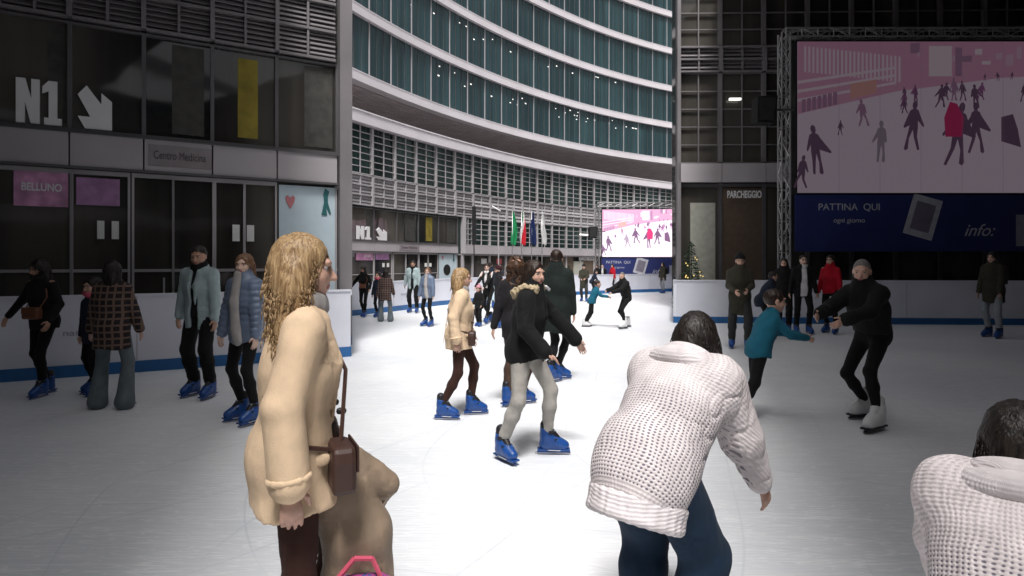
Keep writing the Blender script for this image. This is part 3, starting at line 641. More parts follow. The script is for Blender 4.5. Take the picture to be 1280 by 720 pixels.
mb = MB(); mb.box(-.11,.11,-.03,.03,CAMZ+(HY-306)/F*Y, CAMZ+(HY-258)/F*Y); mb.build('cloth', M_black, r); mb = MB(); mb.tube((0,.05,0),(0,.05,CAMZ+(HY-256)/F*Y),.03); mb.build('pole', M_black, r)
Y = 34; x = px2w(621, Y); z = CAMZ+(HY-262)/F*Y; r = thing('street_lamp', 'small white tilted lamp head on thin pole before the grid facade', 'lamp', (x, Y, 0))
mb = MB(); mb.hexa([(-.28,-.1,z+.15),(.22,-.1,z-.12),(.22,.1,z-.12),(-.28,.1,z+.15),(-.28,-.1,z+.25),(.22,-.1,z-.04),(.22,.1,z-.04),(-.28,.1,z+.25)]); mb.build('lamp_head', M_sign, r, bevel=.02); mb = MB(); mb.tube((.1,.05,0),(.1,.05,z-.05),.04,.03); mb.build('pole', M_metal, r)
# little potted tree with fairy lights behind the far barrier (and by the right wing)
def fir(x, y, h, label, es=.8):
    r = thing('small_fir_tree', label, 'tree', (x,y,0)); mb = MB(); mb.tube((0,0,0),(0,0,h*.95),.03,.01); mb.build('trunk', mat('bark',(.08,.05,.03),.9), r)
    mb = MB()
    for i in range(900):
        t = random.random()**.7; z = h*(1-t*.85); rad = t*h*.26*random.uniform(.3,1.05); a = random.uniform(0,6.28); q = .05*h/1.5
        c = Vector((rad*math.cos(a), rad*math.sin(a), z)); d = Vector((math.cos(a), math.sin(a), -.3+random.uniform(-.3,.3)))*q*1.6; n = Vector((-math.sin(a), math.cos(a), random.uniform(-.5,.5)))*q*.35
        mb.poly([c-n, c+n, c+d])
    mb.build('crown', mat('fir_green',(.03,.06,.025),.8,var=.3,vscale=20), r)
    for i in range(14):
        t = random.uniform(.25,1); a = random.uniform(3.4,6.0); z = h*(1-t*.85); rad = t*h*.27; mb = MB(); c = (rad*math.cos(a), rad*math.sin(a), z)
        mb.tube((c[0],c[1],c[2]-.018),(c[0],c[1],c[2]+.018),.018,n=6); mb.build('fairy_light', mat('warm_light',(.8,.6,.2),.5,emit=(1,.75,.25),estr=.35), r)
fir(px2w(711,33), 33, 1.55, 'small fir tree with fairy lights behind the far barrier')
fir(px2w(864,18.5), 18.5, 2.3, 'small fir tree with fairy lights behind the right barrier')
# ================================================================== PEOPLE: implicit surfaces turned into meshes
f32 = np.float32
class Grid:
    def __init__(s, lo, hi, v):
        s.lo = np.array(lo, float); s.v = v; s.n = np.maximum(4, np.ceil((np.array(hi)-s.lo)/v).astype(int)+1)
        s.f = np.full(s.n, 9.0, f32)
    def sl(s, lo, hi, pad):
        a = np.clip(np.floor((np.array(lo)-pad-s.lo)/s.v).astype(int), 0, s.n-1); b = np.clip(np.ceil((np.array(hi)+pad-s.lo)/s.v).astype(int)+1, 1, s.n)
        ax = [(s.lo[i]+s.v*np.arange(a[i], b[i])).astype(f32) for i in range(3)]
        return (slice(a[0],b[0]),slice(a[1],b[1]),slice(a[2],b[2])), ax[0][:,None,None], ax[1][None,:,None], ax[2][None,None,:]
    def merge(s, S, d, k):
        g = s.f[S]
        if k > 0:
            h = np.maximum(k-np.abs(g-d), 0)/k; s.f[S] = np.minimum(g, d)-h*h*k*.25
        else: s.f[S] = np.minimum(g, d)
    def cut(s, S, d, k=0.0):      # keep the part where d<0
        g = s.f[S]
        if k > 0:
            h = np.maximum(k-np.abs(g-d), 0)/k; s.f[S] = np.maximum(g, d)+h*h*k*.25
        else: s.f[S] = np.maximum(g, d)
    def cone(s, a, b, r0, r1, k=.03, flat=1.0, ax=None, rib=None):
        """tapered capsule a-b; flat<1 squeezes it along the axis ax; rib=(amplitude,count) quilts it"""
        a = np.array(a, float); b = np.array(b, float); r = max(r0, r1)+.01+(rib[0] if rib else 0)
        S, X, Y, Z = s.sl(np.minimum(a,b)-r, np.maximum(a,b)+r, k+2*s.v)
        ba = (b-a); L2 = max(ba@ba, 1e-9)
        px, py, pz = X-f32(a[0]), Y-f32(a[1]), Z-f32(a[2])
        t0 = (px*f32(ba[0])+py*f32(ba[1])+pz*f32(ba[2]))/f32(L2); t = np.clip(t0, 0, 1)
        qx, qy, qz = px-t*f32(ba[0]), py-t*f32(ba[1]), pz-t*f32(ba[2])
        if ax is not None and flat != 1.0:
            ax = np.array(ax, float); ax /= np.linalg.norm(ax); m = (qx*f32(ax[0])+qy*f32(ax[1])+qz*f32(ax[2]))*f32(1/flat-1)
            qx, qy, qz = qx+m*f32(ax[0]), qy+m*f32(ax[1]), qz+m*f32(ax[2])
        rr = f32(r0)+t*f32(r1-r0)
        if rib: rr = rr+f32(rib[0])*(np.abs(np.sin(np.clip(t0,-.1,1.1)*f32(math.pi*rib[1])))**.6-f32(.5))
        d = (np.sqrt(qx*qx+qy*qy+qz*qz)-rr)
        if flat != 1: d = d*f32(max(flat,.7))
        s.merge(S, d, k)
    def ell(s, c, r, Rm=None, k=.02, mode='add'):
        c = np.array(c, float); r = np.array(r, float); m = r.max()+.01
        S, X, Y, Z = s.sl(c-m, c+m, k+2*s.v)
        p = [X-f32(c[0]), Y-f32(c[1]), Z-f32(c[2])]
        if Rm is not None: p = [p[0]*f32(Rm[0,i])+p[1]*f32(Rm[1,i])+p[2]*f32(Rm[2,i]) for i in range(3)]
        k0 = np.sqrt(sum((p[i]/f32(r[i]))**2 for i in range(3))); k1 = np.sqrt(sum((p[i]/f32(r[i]**2))**2 for i in range(3)))+f32(1e-6)
        d = k0*(k0-1)/k1
        if mode == 'add': s.merge(S, d, k)
        else: s.cut(S, -d, k)
    def mesh(s):
        f = s.f; neg = f < 0; nx, ny, nz = f.shape
        cnt = np.zeros((nx-1,ny-1,nz-1), np.int8); c8 = [(i,j,k) for i in (0,1) for j in (0,1) for k in (0,1)]
        for i,j,k in c8: cnt += neg[i:nx-1+i, j:ny-1+j, k:nz-1+k]
        cells = np.argwhere((cnt > 0) & (cnt < 8))
        if len(cells) == 0: return None
        idx = -np.ones((nx-1,ny-1,nz-1), np.int64); idx[tuple(cells.T)] = np.arange(len(cells))
        acc = np.zeros((len(cells),3)); num = np.zeros(len(cells))
        for a in c8:
            for axis in range(3):
                if a[axis]: continue
                b = list(a); b[axis] = 1
                fa = f[cells[:,0]+a[0], cells[:,1]+a[1], cells[:,2]+a[2]]; fb = f[cells[:,0]+b[0], cells[:,1]+b[1], cells[:,2]+b[2]]
                m = (fa < 0) != (fb < 0); t = np.where(m, fa/np.where(m, fa-fb, 1), 0)
                p = np.array(a, float)[None,:]+0*acc; p[:,axis] = t; acc += p*m[:,None]; num += m
        V = (cells+acc/num[:,None])*s.v+s.lo
        faces = []
        for axis in range(3):
            u, w_ = [(1,2),(2,0),(0,1)][axis]
            sl0 = [slice(None)]*3; sl1 = [slice(None)]*3; sl0[axis] = slice(0,-1); sl1[axis] = slice(1,None)
            A = neg[tuple(sl0)]; B = neg[tuple(sl1)]; e = np.argwhere(A != B)
            ok = (e[:,u] > 0) & (e[:,w_] > 0) & (e[:,u] < f.shape[u]-1) & (e[:,w_] < f.shape[w_]-1); e = e[ok]
            sgn = A[tuple(e.T)]
            def g(du, dw):
                q = e.copy(); q[:,u] -= du; q[:,w_] -= dw; return idx[tuple(q.T)]
            q = np.stack([g(1,1), g(0,1), g(0,0), g(1,0)], 1); q[~sgn] = q[~sgn][:,::-1]; faces.append(q)
        Fc = np.concatenate(faces); Fc = Fc[(Fc >= 0).all(1)]
        return V, Fc
LAT = rng.random((24,24,24)).astype(f32)*2-1
def vnoise(P):
    P = np.asarray(P); i = np.floor(P).astype(int); t = P-i; t = t*t*(3-2*t); o = 0
    for a in (0,1):
        for b in (0,1):
            for c in (0,1):
                w_ = (t[:,0] if a else 1-t[:,0])*(t[:,1] if b else 1-t[:,1])*(t[:,2] if c else 1-t[:,2])
                o = o+w_*LAT[(i[:,0]+a)%24,(i[:,1]+b)%24,(i[:,2]+c)%24]
    return o
def vert_normals(V, Fc):
    n = np.cross(V[Fc[:,2]]-V[Fc[:,0]], V[Fc[:,3]]-V[Fc[:,1]]); N = np.zeros_like(V)
    for i in range(4): np.add.at(N, Fc[:,i], n)
    return N/(np.linalg.norm(N, axis=1)[:,None]+1e-9)
def wrinkle(V, N, amp, sc, seed=0, st=(1,1,1)):
    st = np.array(st); a = vnoise(V*st*sc+seed); b = vnoise(V*st*sc*2.1+seed+5)
    lo_ = vnoise(V*np.array((1.5,1.5,.40))*sc+seed); r2 = np.clip(1-np.abs(b)*4.5, 0, 1)**1.2; env = np.clip(vnoise(V*5+seed)*1.6+.1, 0, 1)
    return V+N*((lo_*.75-r2*.75*env+.1)*amp*.8)[:,None]
def hairify(V, N, amp, seed, sc=55, curl=0):
    q = V*np.array((sc,sc,6.0 if not curl else 18.0)); 
    if curl: q = q*.6+curl*np.stack([np.sin(V[:,2]*40+seed),np.cos(V[:,2]*40+seed),0*V[:,2]],1)
    return V+N*(vnoise(q+seed)*amp+vnoise(V*14+seed)*amp*1.2)[:,None]
def link_mesh(name, VF, m, parent, smooth=True, matidx=None):
    V, Fc = VF; me = bpy.data.meshes.new(name); me.vertices.add(len(V)); me.vertices.foreach_set('co', V.astype(f32).ravel())
    me.loops.add(len(Fc)*4); me.loops.foreach_set('vertex_index', Fc.astype(np.int32).ravel())
    me.polygons.add(len(Fc)); me.polygons.foreach_set('loop_start', np.arange(0, len(Fc)*4, 4, dtype=np.int32)); me.polygons.foreach_set('loop_total', np.full(len(Fc), 4, np.int32))
    me.update(calc_edges=True); me.polygons.foreach_set('use_smooth', [smooth]*len(Fc))
    for q in (m if isinstance(m, (list, tuple)) else [m]): me.materials.append(q)
    if matidx is not None: me.polygons.foreach_set('material_index', matidx.astype(np.int32))
    me.validate(); o = bpy.data.objects.new(name, me); C.objects.link(o); o.parent = parent; return o

# ---- cloth materials
def cloth(name, col, rough=.85, kind='weave', sc=1.0, spec=.18, sheen=.03):
    key = 'cloth_'+name
    if key in MATS: return MATS[key]
    m = bpy.data.materials.new(key); m.use_nodes = True; n = m.node_tree; b = n.nodes['Principled BSDF']
    b.inputs['Roughness'].default_value = rough; b.inputs['Specular IOR Level'].default_value = spec; b.inputs['Sheen Weight'].default_value = sheen
    tc = node(n, 'ShaderNodeTexCoord'); no = node(n, 'ShaderNodeTexNoise'); no.inputs['Scale'].default_value = 9*sc; no.inputs['Detail'].default_value = 3
    n.links.new(tc.outputs['Object'], no.inputs['Vector'])
    mr = node(n, 'ShaderNodeMapRange'); mr.inputs[1].default_value=.3; mr.inputs[2].default_value=.7; mr.inputs[3].default_value=.84; mr.inputs[4].default_value=1.14
    n.links.new(no.outputs[0], mr.inputs[0]); vm = node(n, 'ShaderNodeVectorMath', operation='SCALE'); vm.inputs[0].default_value = col; n.links.new(mr.outputs[0], vm.inputs['Scale'])
    out = vm.outputs[0]; sep = node(n, 'ShaderNodeSeparateXYZ'); n.links.new(tc.outputs['Object'], sep.inputs[0]); hgt = None
    if kind == 'plaid':
        def line(src, f, w_):
            s_ = math_n(n, 'PINGPONG', math_n(n, 'MULTIPLY', src, f), 1.0); return math_n(n, 'LESS_THAN', s_, w_)
        l = math_n(n, 'MAXIMUM', line(sep.outputs[0], 26, .3), line(sep.outputs[2], 26, .3))
        mx = node(n, 'ShaderNodeMix', data_type='RGBA'); mx.inputs[7].default_value = (.20,.13,.10,1); n.links.new(math_n(n,'MULTIPLY',l,.7), mx.inputs[0]); n.links.new(out, mx.inputs[6]); out = mx.outputs[2]
    if kind in ('knit', 'opennet'):
        wob = node(n, 'ShaderNodeTexNoise'); wob.inputs['Scale'].default_value = 7; n.links.new(tc.outputs['Object'], wob.inputs['Vector'])
        wob2 = node(n, 'ShaderNodeTexNoise'); wob2.inputs['Scale'].default_value = 28; n.links.new(tc.outputs['Object'], wob2.inputs['Vector'])
        at = math_n(n, 'ARCTAN2', sep.outputs[1], sep.outputs[0]); f = 17 if kind == 'opennet' else 20
        u = math_n(n, 'ADD', math_n(n, 'MULTIPLY', at, f), math_n(n, 'MULTIPLY', wob.outputs[0], 5)); v = math_n(n, 'MULTIPLY', sep.outputs[2], 235.0 if kind == 'opennet' else 220)
        a_ = math_n(n, 'SINE', math_n(n, 'ADD', math_n(n, 'MULTIPLY', u, 2), v)); b_ = math_n(n, 'SINE', math_n(n, 'SUBTRACT', math_n(n, 'MULTIPLY', u, 2), v))
        hole = math_n(n, 'MULTIPLY', a_, b_); hgt = math_n(n, 'MULTIPLY', hole, -1)
        if kind == 'opennet':
            # open stitches between a ribbed welt and a solid yoke: darker lining shows through the holes
            hz = math_n(n, 'MULTIPLY', math_n(n, 'GREATER_THAN', sep.outputs[2], -.42), math_n(n, 'LESS_THAN', sep.outputs[2], .40))
            hz = math_n(n, 'MULTIPLY', hz, math_n(n, 'LESS_THAN', math_n(n, 'ABSOLUTE', sep.outputs[0]), .235)); k_ = math_n(n, 'MULTIPLY', math_n(n, 'MULTIPLY', math_n(n, 'SUBTRACT', hole, math_n(n, 'MULTIPLY', wob2.outputs[0], .6)), 4, True), hz, True)
            low = math_n(n, 'SUBTRACT', 1.0, math_n(n, 'MULTIPLY', math_n(n, 'ADD', sep.outputs[2], .05), 9), True)
            k_ = math_n(n, 'MULTIPLY', k_, math_n(n, 'ADD', .28, math_n(n, 'MULTIPLY', low, .6)))
            mx = node(n, 'ShaderNodeMix', data_type='RGBA'); mx.inputs[7].default_value = (.10,.09,.13,1); n.links.new(k_, mx.inputs[0]); n.links.new(out, mx.inputs[6]); out = mx.outputs[2]
    if kind == 'rib': hgt = math_n(n, 'SINE', math_n(n, 'MULTIPLY', math_n(n, 'ARCTAN2', sep.outputs[1], sep.outputs[0]), 90))
    n.links.new(out, b.inputs['Base Color'])
    fine = node(n, 'ShaderNodeTexNoise'); fine.inputs['Scale'].default_value = 260; fine.inputs['Detail'].default_value = 2; n.links.new(tc.outputs['Object'], fine.inputs['Vector'])
    mid = node(n, 'ShaderNodeTexNoise'); mid.inputs['Scale'].default_value = 13; mid.inputs['Detail'].default_value = 4; mid.inputs['Distortion'].default_value = 1.2; n.links.new(tc.outputs['Object'], mid.inputs['Vector'])
    h = math_n(n, 'ADD', math_n(n, 'MULTIPLY', fine.outputs[0], .55), math_n(n, 'MULTIPLY', mid.outputs[0], .55))
    if hgt is not None: h = math_n(n, 'ADD', h, math_n(n, 'MULTIPLY', hgt, .5))
    bp = node(n, 'ShaderNodeBump'); bp.inputs['Strength'].default_value = .4; bp.inputs['Distance'].default_value = .008; n.links.new(h, bp.inputs['Height']); n.links.new(bp.outputs[0], b.inputs['Normal'])
    MATS[key] = m; return m
def hair_mat(name, c1, c2):
    key = 'hair_'+name
    if key in MATS: return MATS[key]
    m = bpy.data.materials.new(key); m.use_nodes = True; n = m.node_tree; b = n.nodes['Principled BSDF']; b.inputs['Roughness'].default_value = .42; b.inputs['Specular IOR Level'].default_value = .35
    tc = node(n, 'ShaderNodeTexCoord'); mp = node(n, 'ShaderNodeMapping'); mp.inputs['Scale'].default_value = (110,110,7); n.links.new(tc.outputs['Object'], mp.inputs[0])
    no = node(n, 'ShaderNodeTexNoise'); no.inputs['Scale'].default_value = 1; no.inputs['Detail'].default_value = 4; no.inputs['Distortion'].default_value = .6; n.links.new(mp.outputs[0], no.inputs['Vector'])
    r = node(n, 'ShaderNodeValToRGB'); e = r.color_ramp.elements; e[0].position=.36; e[0].color=(*c1,1); e[1].position=.64; e[1].color=(*c2,1); n.links.new(no.outputs[0], r.inputs[0]); n.links.new(r.outputs[0], b.inputs['Base Color'])
    bp = node(n, 'ShaderNodeBump'); bp.inputs['Strength'].default_value=.8; bp.inputs['Distance'].default_value=.006; n.links.new(no.outputs[0], bp.inputs['Height']); n.links.new(bp.outputs[0], b.inputs['Normal'])
    MATS[key] = m; return m
H_BLACK = hair_mat('black', (.006,.005,.005), (.03,.022,.018)); H_BROWN = hair_mat('brown', (.02,.010,.006), (.10,.050,.028)); H_DKBR = hair_mat('dark_brown', (.010,.006,.005), (.045,.026,.018))
H_BLOND = hair_mat('blond', (.22,.13,.06), (.50,.34,.18)); H_LBR = hair_mat('light_brown', (.07,.035,.02), (.24,.13,.07)); H_GREY = hair_mat('grey', (.10,.09,.09), (.22,.2,.19))
def skin(name, col):
    if 'skin_'+name in MATS: return MATS['skin_'+name]
    m = mat('skin_'+name, col, .48, 0, .4, .10, 18, .15, 160); b = m.node_tree.nodes['Principled BSDF']
    b.inputs['Subsurface Weight'].default_value = .12; b.inputs['Subsurface Radius'].default_value = (.02,.008,.004); b.inputs['Subsurface Scale'].default_value = .5; return m
SK1 = skin('fair', (.56,.34,.26)); SK2 = skin('tan', (.42,.24,.17)); SK3 = skin('pale', (.62,.42,.34))
M_lips = mat('lips', (.36,.11,.10), .4, 0, .4, .05); M_brow = mat('brow', (.075,.045,.032), .8); M_eyew = mat('eye_white', (.34,.31,.30), .35); M_iris = mat('iris', (.025,.015,.01), .15)
M_skb = mat('skate_blue', (.010,.060,.24), .38, 0, .5, .15, 14, .15, 60); M_skw = mat('skate_white', (.62,.62,.62), .45, 0, .4, .08); M_skd = mat('skate_black', (.012,.012,.016), .5, 0, .4, .2)
M_blade = mat('blade_steel', (.5,.5,.52), .25, .9); M_buck = mat('skate_buckle', (.28,.33,.36), .35, .3)

# ---- skates
def make_skate(nm, mshell, vox):
    g = Grid((-.085,-.17,.03), (.085,.21,.34), vox)
    g.cone((0,-.045,.115), (0,-.050,.25), .052, .053, .03)
    g.cone((0,-.06,.085), (0,.10,.080), .046, .044, .04)
    g.cone((0,.05,.11), (0,.12,.082), .046, .036, .03)
    g.cone((0,-.04,.17), (0,.05,.11), .050, .040, .04)
    S, X, Y, Z = g.sl((-1,-1,-1),(1,1,1),0)
    g.cut(S, (f32(.052)-Z)+0*X+0*Y); g.cut(S, (Z-f32(.232)-f32(.25)*(-.05-Y))+0*X)
    sh = link_mesh('skate', g.mesh(), mshell, None); root = sh
    mb = MB(); mb.box(-.040,.040,-.125,.165,.038,.053); mb.box(-.012,.012,-.12,-.03,.018,.039); mb.box(-.012,.012,.06,.15,.018,.039); mb.box(-.008,.008,-.13,.17,.014,.026); mb.build('sole_plate', M_skb if mshell is M_skb else M_skd, root, bevel=.004)
    mb = MB(); mb.prism([(0,0)], 0, 0) if False else None
    k = [(-.15,.004),(-.13,0),(.13,0),(.165,.006),(.175,.018),(.165,.020),(-.145,.018)]
    mb = MB(); v0 = [(-.002,y,z) for y,z in k]; v1 = [(.002,y,z) for y,z in k]; mb.poly(v0); mb.poly(v1[::-1])
    for i in range(len(k)): j=(i+1)%len(k); mb.poly([v0[i],v0[j],v1[j],v1[i]])
    mb.build('blade', M_blade, root)
    g = Grid((-.09,-.15,.10), (.09,.13,.36), vox)
    g.cone((0,-.052,.20), (0,-.055,.262), .047, .046, .0); g.cone((0,-.015,.22), (0,-.005,.285), .020, .012, .02)
    g.cone((0,-.0,.195), (0,.075,.122), .036, .024, .02)
    link_mesh('liner', g.mesh(), M_skd if mshell is M_skb else M_skw, root)
    if mshell is M_skb:
        for (y, z, hy, rx, w_) in ((.014,.205,.018,.055,.014),(.068,.138,.016,.046,.013)):
            mb = MB(); n = 12; 
            for i in range(n):
                a0 = math.pi*i/n; a1 = math.pi*(i+1)/n
                def P(a, r_, dz): return (math.cos(a)*r_, y-.04+math.sin(a)*r_*.72, z+dz-.35*math.sin(a)*0)
                mb.hexa([P(a0,rx,-w_),P(a1,rx,-w_),P(a1,rx+.008,-w_),P(a0,rx+.008,-w_),P(a0,rx,w_),P(a1,rx,w_),P(a1,rx+.008,w_),P(a0,rx+.008,w_)])
            mb.build('strap', M_skd, root)
            mb = MB(); mb.box(-.022,.022,y+.002,y+.016,z-.013,z+.013); mb.build('buckle', M_buck, root, bevel=.003)
        for sx in (-1,1):
            mb = MB(); x0, x1 = sorted((sx*.0405, sx*.0435)); mb.hexa([(x0,-.02,.042),(x1,-.02,.042),(x1,.07,.040),(x0,.07,.040),(x0,-.04,.050),(x1,-.04,.050),(x1,.085,.046),(x0,.085,.046)]); mb.build('side_stripe', M_skw, root)
    return root
SKATES = {('b',0): make_skate('skate', M_skb, .006), ('w',0): make_skate('skate', M_skw, .006)}
SKUSED = set()

def nv(a): a = np.array(a, float); return a/(np.linalg.norm(a)+1e-12)
def ik(a, b, l0, l1, pole):
    a = np.array(a, float); b = np.array(b, float); d = b-a; D = np.linalg.norm(d)
    if D > (l0+l1)*.999: b = a+d/D*(l0+l1)*.999; d = b-a; D = np.linalg.norm(d)
    u = d/D; x = (l0*l0-l1*l1+D*D)/(2*D); h = math.sqrt(max(l0*l0-x*x, 0)); p = np.array(pole, float); p = nv(p-u*(p@u)); return a+u*x+p*h, b
COUNT = [0]
PEOPLE = {}
def person(key, label, px, fy, top, face, group=None, **o):
    """face: degrees, 0 = away from the camera, 90 = to the left, -90 = to the right, 180 = towards the camera"""
    Y = o.get('Y') or CAMZ*F/(fy-HY); Hm = o.get('H') or (fy-top)*Y/F; s = Hm/1.77
    x = px2w(px, Y)
    root = thing('person', label, 'person', (x, Y, o.get('z0',0)), R(face), group, s)
    sexf = o.get('f', True); dist = Y
    seed = COUNT[0]*3.7; COUNT[0] += 1
    q = o.get('q') or (0 if dist < 3.6 else 1 if dist < 7.6 else 2 if dist < 13 else 3)
    vb = (.0065, .0085, .013, .018)[q]/s**.5; vg = (.009, .012, .016, .021)[q]/s**.5
    child = o.get('child', False); hs_ = o.get('headk', 1.28 if child else 1.0)          # a child's head is large for its height
    # ---- skeleton
    lean, side = R(o.get('lean', 3)), R(o.get('side', 0)); T = nv((math.sin(side), math.sin(lean), math.cos(lean)*math.cos(side)))
    fl = np.array(o.get('fl', (-.11, .05, 0)), float); fr = np.array(o.get('fr', (.11,-.05, 0)), float)
    fl = np.append(fl, 0)[:3] if len(fl) < 3 else fl; fr = np.append(fr, 0)[:3] if len(fr) < 3 else fr
    hz = o.get('hz'); P = np.array(o.get('pel', ((fl[0]+fr[0])/2, (fl[1]+fr[1])/2-.25*math.sin(lean)*1.0, 0)), float)
    if hz is None:
        hz = 1.02
        for ft in (fl, fr):
            dxy = math.hypot(ft[0]-P[0]-np.sign(ft[0])*.09, ft[1]-P[1]-.0); hz = min(hz, .15+max(ft[2] if ft[2] < .02 else 0,0)+math.sqrt(max(.865**2-dxy**2, .2))+.0)
        hz -= o.get('dip', .02)
    P[2] = hz
    Xl = nv(np.cross((0,1,0), T)) if False else nv(np.array((1,0,0))-T*T[0]); Fw = nv(np.cross(T, Xl))
    if o.get('twist'):
        c, s2 = math.cos(R(o['twist'])), math.sin(R(o['twist'])); Xs, Fs = Xl*c+Fw*s2, Fw*c-Xl*s2
    else: Xs, Fs = Xl, Fw
    sw = .148 if sexf else .170
    if child: sw = .135
    TL = .46 if not child else .42
    ch = P+T*.28; sc_ = P+T*TL; nk = P+T*(TL+.06)
    hp, hy_, hr = R(o.get('hp', 4)), R(o.get('hyaw', 0)), R(o.get('hroll', 0))
    HM = (Matrix.Rotation(hy_, 3, 'Z') @ Matrix.Rotation(-hp, 3, 'X') @ Matrix.Rotation(hr, 3, 'Y')); HM = np.array(HM)
    up = nv(T*.4+HM[:,2]*.6); hc = nk+up*(.125*hs_)
    def hd(v): return hc+HM@(np.array(v)*hs_)
    SL, SR = sc_-Xs*sw, sc_+Xs*sw; HL, HR = P-Xl*.088, P+Xl*.088
    legs = []
    for Hp, ft, sgn, fyaw in ((HL, fl, -1, o.get('yl', 8)), (HR, fr, 1, o.get('yr', -8))):
        fd = np.array((-math.sin(R(fyaw)), math.cos(R(fyaw)), 0)); an = np.array((ft[0], ft[1], ft[2]+.15)); an = an-fd*.045
        kn, an = ik(Hp, an, .44, .43, fd+np.array((sgn*.10,0,.0))); legs.append((Hp, kn, an, ft, fyaw))
    arms = []
    for Sh, hnd, sgn, pole in ((SL, o.get('hl', (-.26,.02,.86)), -1, o.get('pl')), (SR, o.get('hr', (.26,.02,.86)), 1, o.get('pr'))):
        hnd = np.array(hnd, float); pole = pole if pole is not None else (sgn*.5,-1,-.2)
        el, wr = ik(Sh, hnd, .285, .25, pole); arms.append((Sh, el, wr, sgn))
    pts = np.array([hc, P]+[v for l in legs for v in l[:3]]+[v for a in arms for v in a[:3]]); lo = pts.min(0)-.30; hi = pts.max(0)+.30; lo[2] = max(lo[2], -.02)+0
    hi[2] = pts[:,2].max()+.22
    # ---- body
    g = Grid(lo, hi, vb)
    sk = o.get('skin', SK1)
    g.ell(hd((0,-.012,.022)), np.array((.074,.094,.092))*hs_, HM, .0); g.ell(hd((0,.024,-.030)), np.array((.058,.068,.082))*hs_, HM, .03)
    g.ell(hd((0,.055,-.092)), np.array((.026,.026,.020))*hs_, HM, .03)
    for sx in (-1,1):
        g.ell(hd((sx*.034,.060,-.028)), np.array((.024,.024,.026))*hs_, HM, .02)
        g.ell(hd((sx*.076,-.008,-.008)), np.array((.009,.020,.032))*hs_, HM, .008)
    if q < 3:
        g.cone(hd((-.036,.083,.030)), hd((.036,.083,.030)), .009*hs_, .009*hs_, .015)
        for sx in (-1,1): g.ell(hd((sx*.031,.098,.010)), np.array((.015,.013,.0085))*hs_, HM, .010, 'cut')
    g.cone(hd((0,.084,.012)), hd((0,.108,-.024)), .008*hs_, .0125*hs_, .012)
    if q < 2:
        g.ell(hd((0,.086,-.053)), np.array((.021,.010,.0065))*hs_, HM, .008); g.ell(hd((0,.084,-.064)), np.array((.018,.010,.007))*hs_, HM, .008)
        for sx in (-1,1): g.ell(hd((sx*.011,.098,-.027)), np.array((.007,.009,.007))*hs_, HM, .008)
    g.cone(nk-T*.03, hd((0,-.022,-.07)), .055, .050, .03)
    g.cone(P, ch, .10, .10, .03, .7, Fw); g.cone(ch, sc_-T*.05, .10, .09, .05, .7, Fs); g.cone(SL-T*.02, SR-T*.02, .045, .045, .05)
    for Hp, kn, an, ft, fyaw in legs: g.cone(Hp, kn, .065, .042, .03); g.cone(kn, an, .040, .030, .02)
    fing = []
    for Sh, el, wr, sgn in arms:
        g.cone(Sh, el, .040, .034, .03); g.cone(el, wr, .034, .024, .015)
        d = nv(wr-el); d = nv(d+np.array(o.get('hdir%s' % ('l' if sgn < 0 else 'r'), (0,0,-.25))))
        lat = nv(np.cross(d, np.cross(d, Fs if abs(d@Fs) < .8 else T))*-1+1e-6); nrm = nv(np.cross(d, lat))     # lat: across the knuckles
        nrm = nrm if nrm@(-Xs*sgn) > 0 else -nrm                                # palm faces the body
        if o.get('palm%s' % ('l' if sgn < 0 else 'r')) is not None:
            nrm = nv(np.array(o['palm%s' % ('l' if sgn < 0 else 'r')], float)); nrm = nv(nrm-d*(nrm@d)); lat = nv(np.cross(d, nrm))
        if lat@Fs < 0: lat = -lat                                               # thumb side forward / up
        hs2 = 1.0
        g.cone(wr, wr+d*.075, .027, .034, .012, .5, nrm)
        if q < 3:
            curl = o.get('curl', .5)
            for k, (off, ln) in enumerate(((.028,.070),(.0095,.078),(-.0095,.072),(-.027,.058))):
                b0 = wr+d*.078+lat*off; d1 = nv(d+nrm*curl*.5+lat*off*2); b1 = b0+d1*ln*.5; d2 = nv(d+nrm*curl*1.6); b2 = b1+d2*ln*.5; r_ = max(.0085, vb*.75)
                g.cone(b0-d*.01, b1, r_, r_*.95, .004); g.cone(b1, b2, r_*.95, r_*.8, .003)
            t0 = wr+d*.025+lat*.024; t1 = t0+nv(d*.75+lat*.9+nrm*.3)*.038; t2 = t1+nv(d+lat*.25+nrm*.5)*.032; r_ = max(.0095, vb*.8); g.cone(t0, t1, r_*1.15, r_, .008); g.cone(t1, t2, r_, r_*.85, .004)
        else: g.cone(wr+d*.07, wr+d*.13+nrm*.03, .028, .020, .01, .6, nrm)
    VF = g.mesh(); V, Fc = VF
    cen = V[Fc].mean(1); q_ = ((cen-hc)@HM)/hs_; mi = np.zeros(len(Fc), int)
    lipm = (np.abs(q_[:,0]) < .023) & (np.abs(q_[:,2]+.058) < (.0115 if q < 2 else .010)) & (q_[:,1] > .078) & (np.abs(q_[:,0])*.35 < .0125-np.abs(q_[:,2]+.058)); mi[lipm] = 1
    ax_ = np.abs(q_[:,0])
    if q >= 1:
        brw = (ax_ > .014) & (ax_ < .048) & (np.abs(q_[:,2]-.030+ax_*.06) < .0042) & (q_[:,1] > .055); mi[brw] = 2
    if q >= 2:
        eye = (ax_ > .018) & (ax_ < .044) & (np.abs(q_[:,2]-.010) < .0085) & (q_[:,1] > .06); mi[eye] = 2
    link_mesh('body', VF, [sk, M_lips, M_brow], root, matidx=mi)
    Hw = Matrix(((*HM[0],hc[0]),(*HM[1],hc[1]),(*HM[2],hc[2]),(0,0,0,1))) @ Matrix.Scale(hs_, 4)
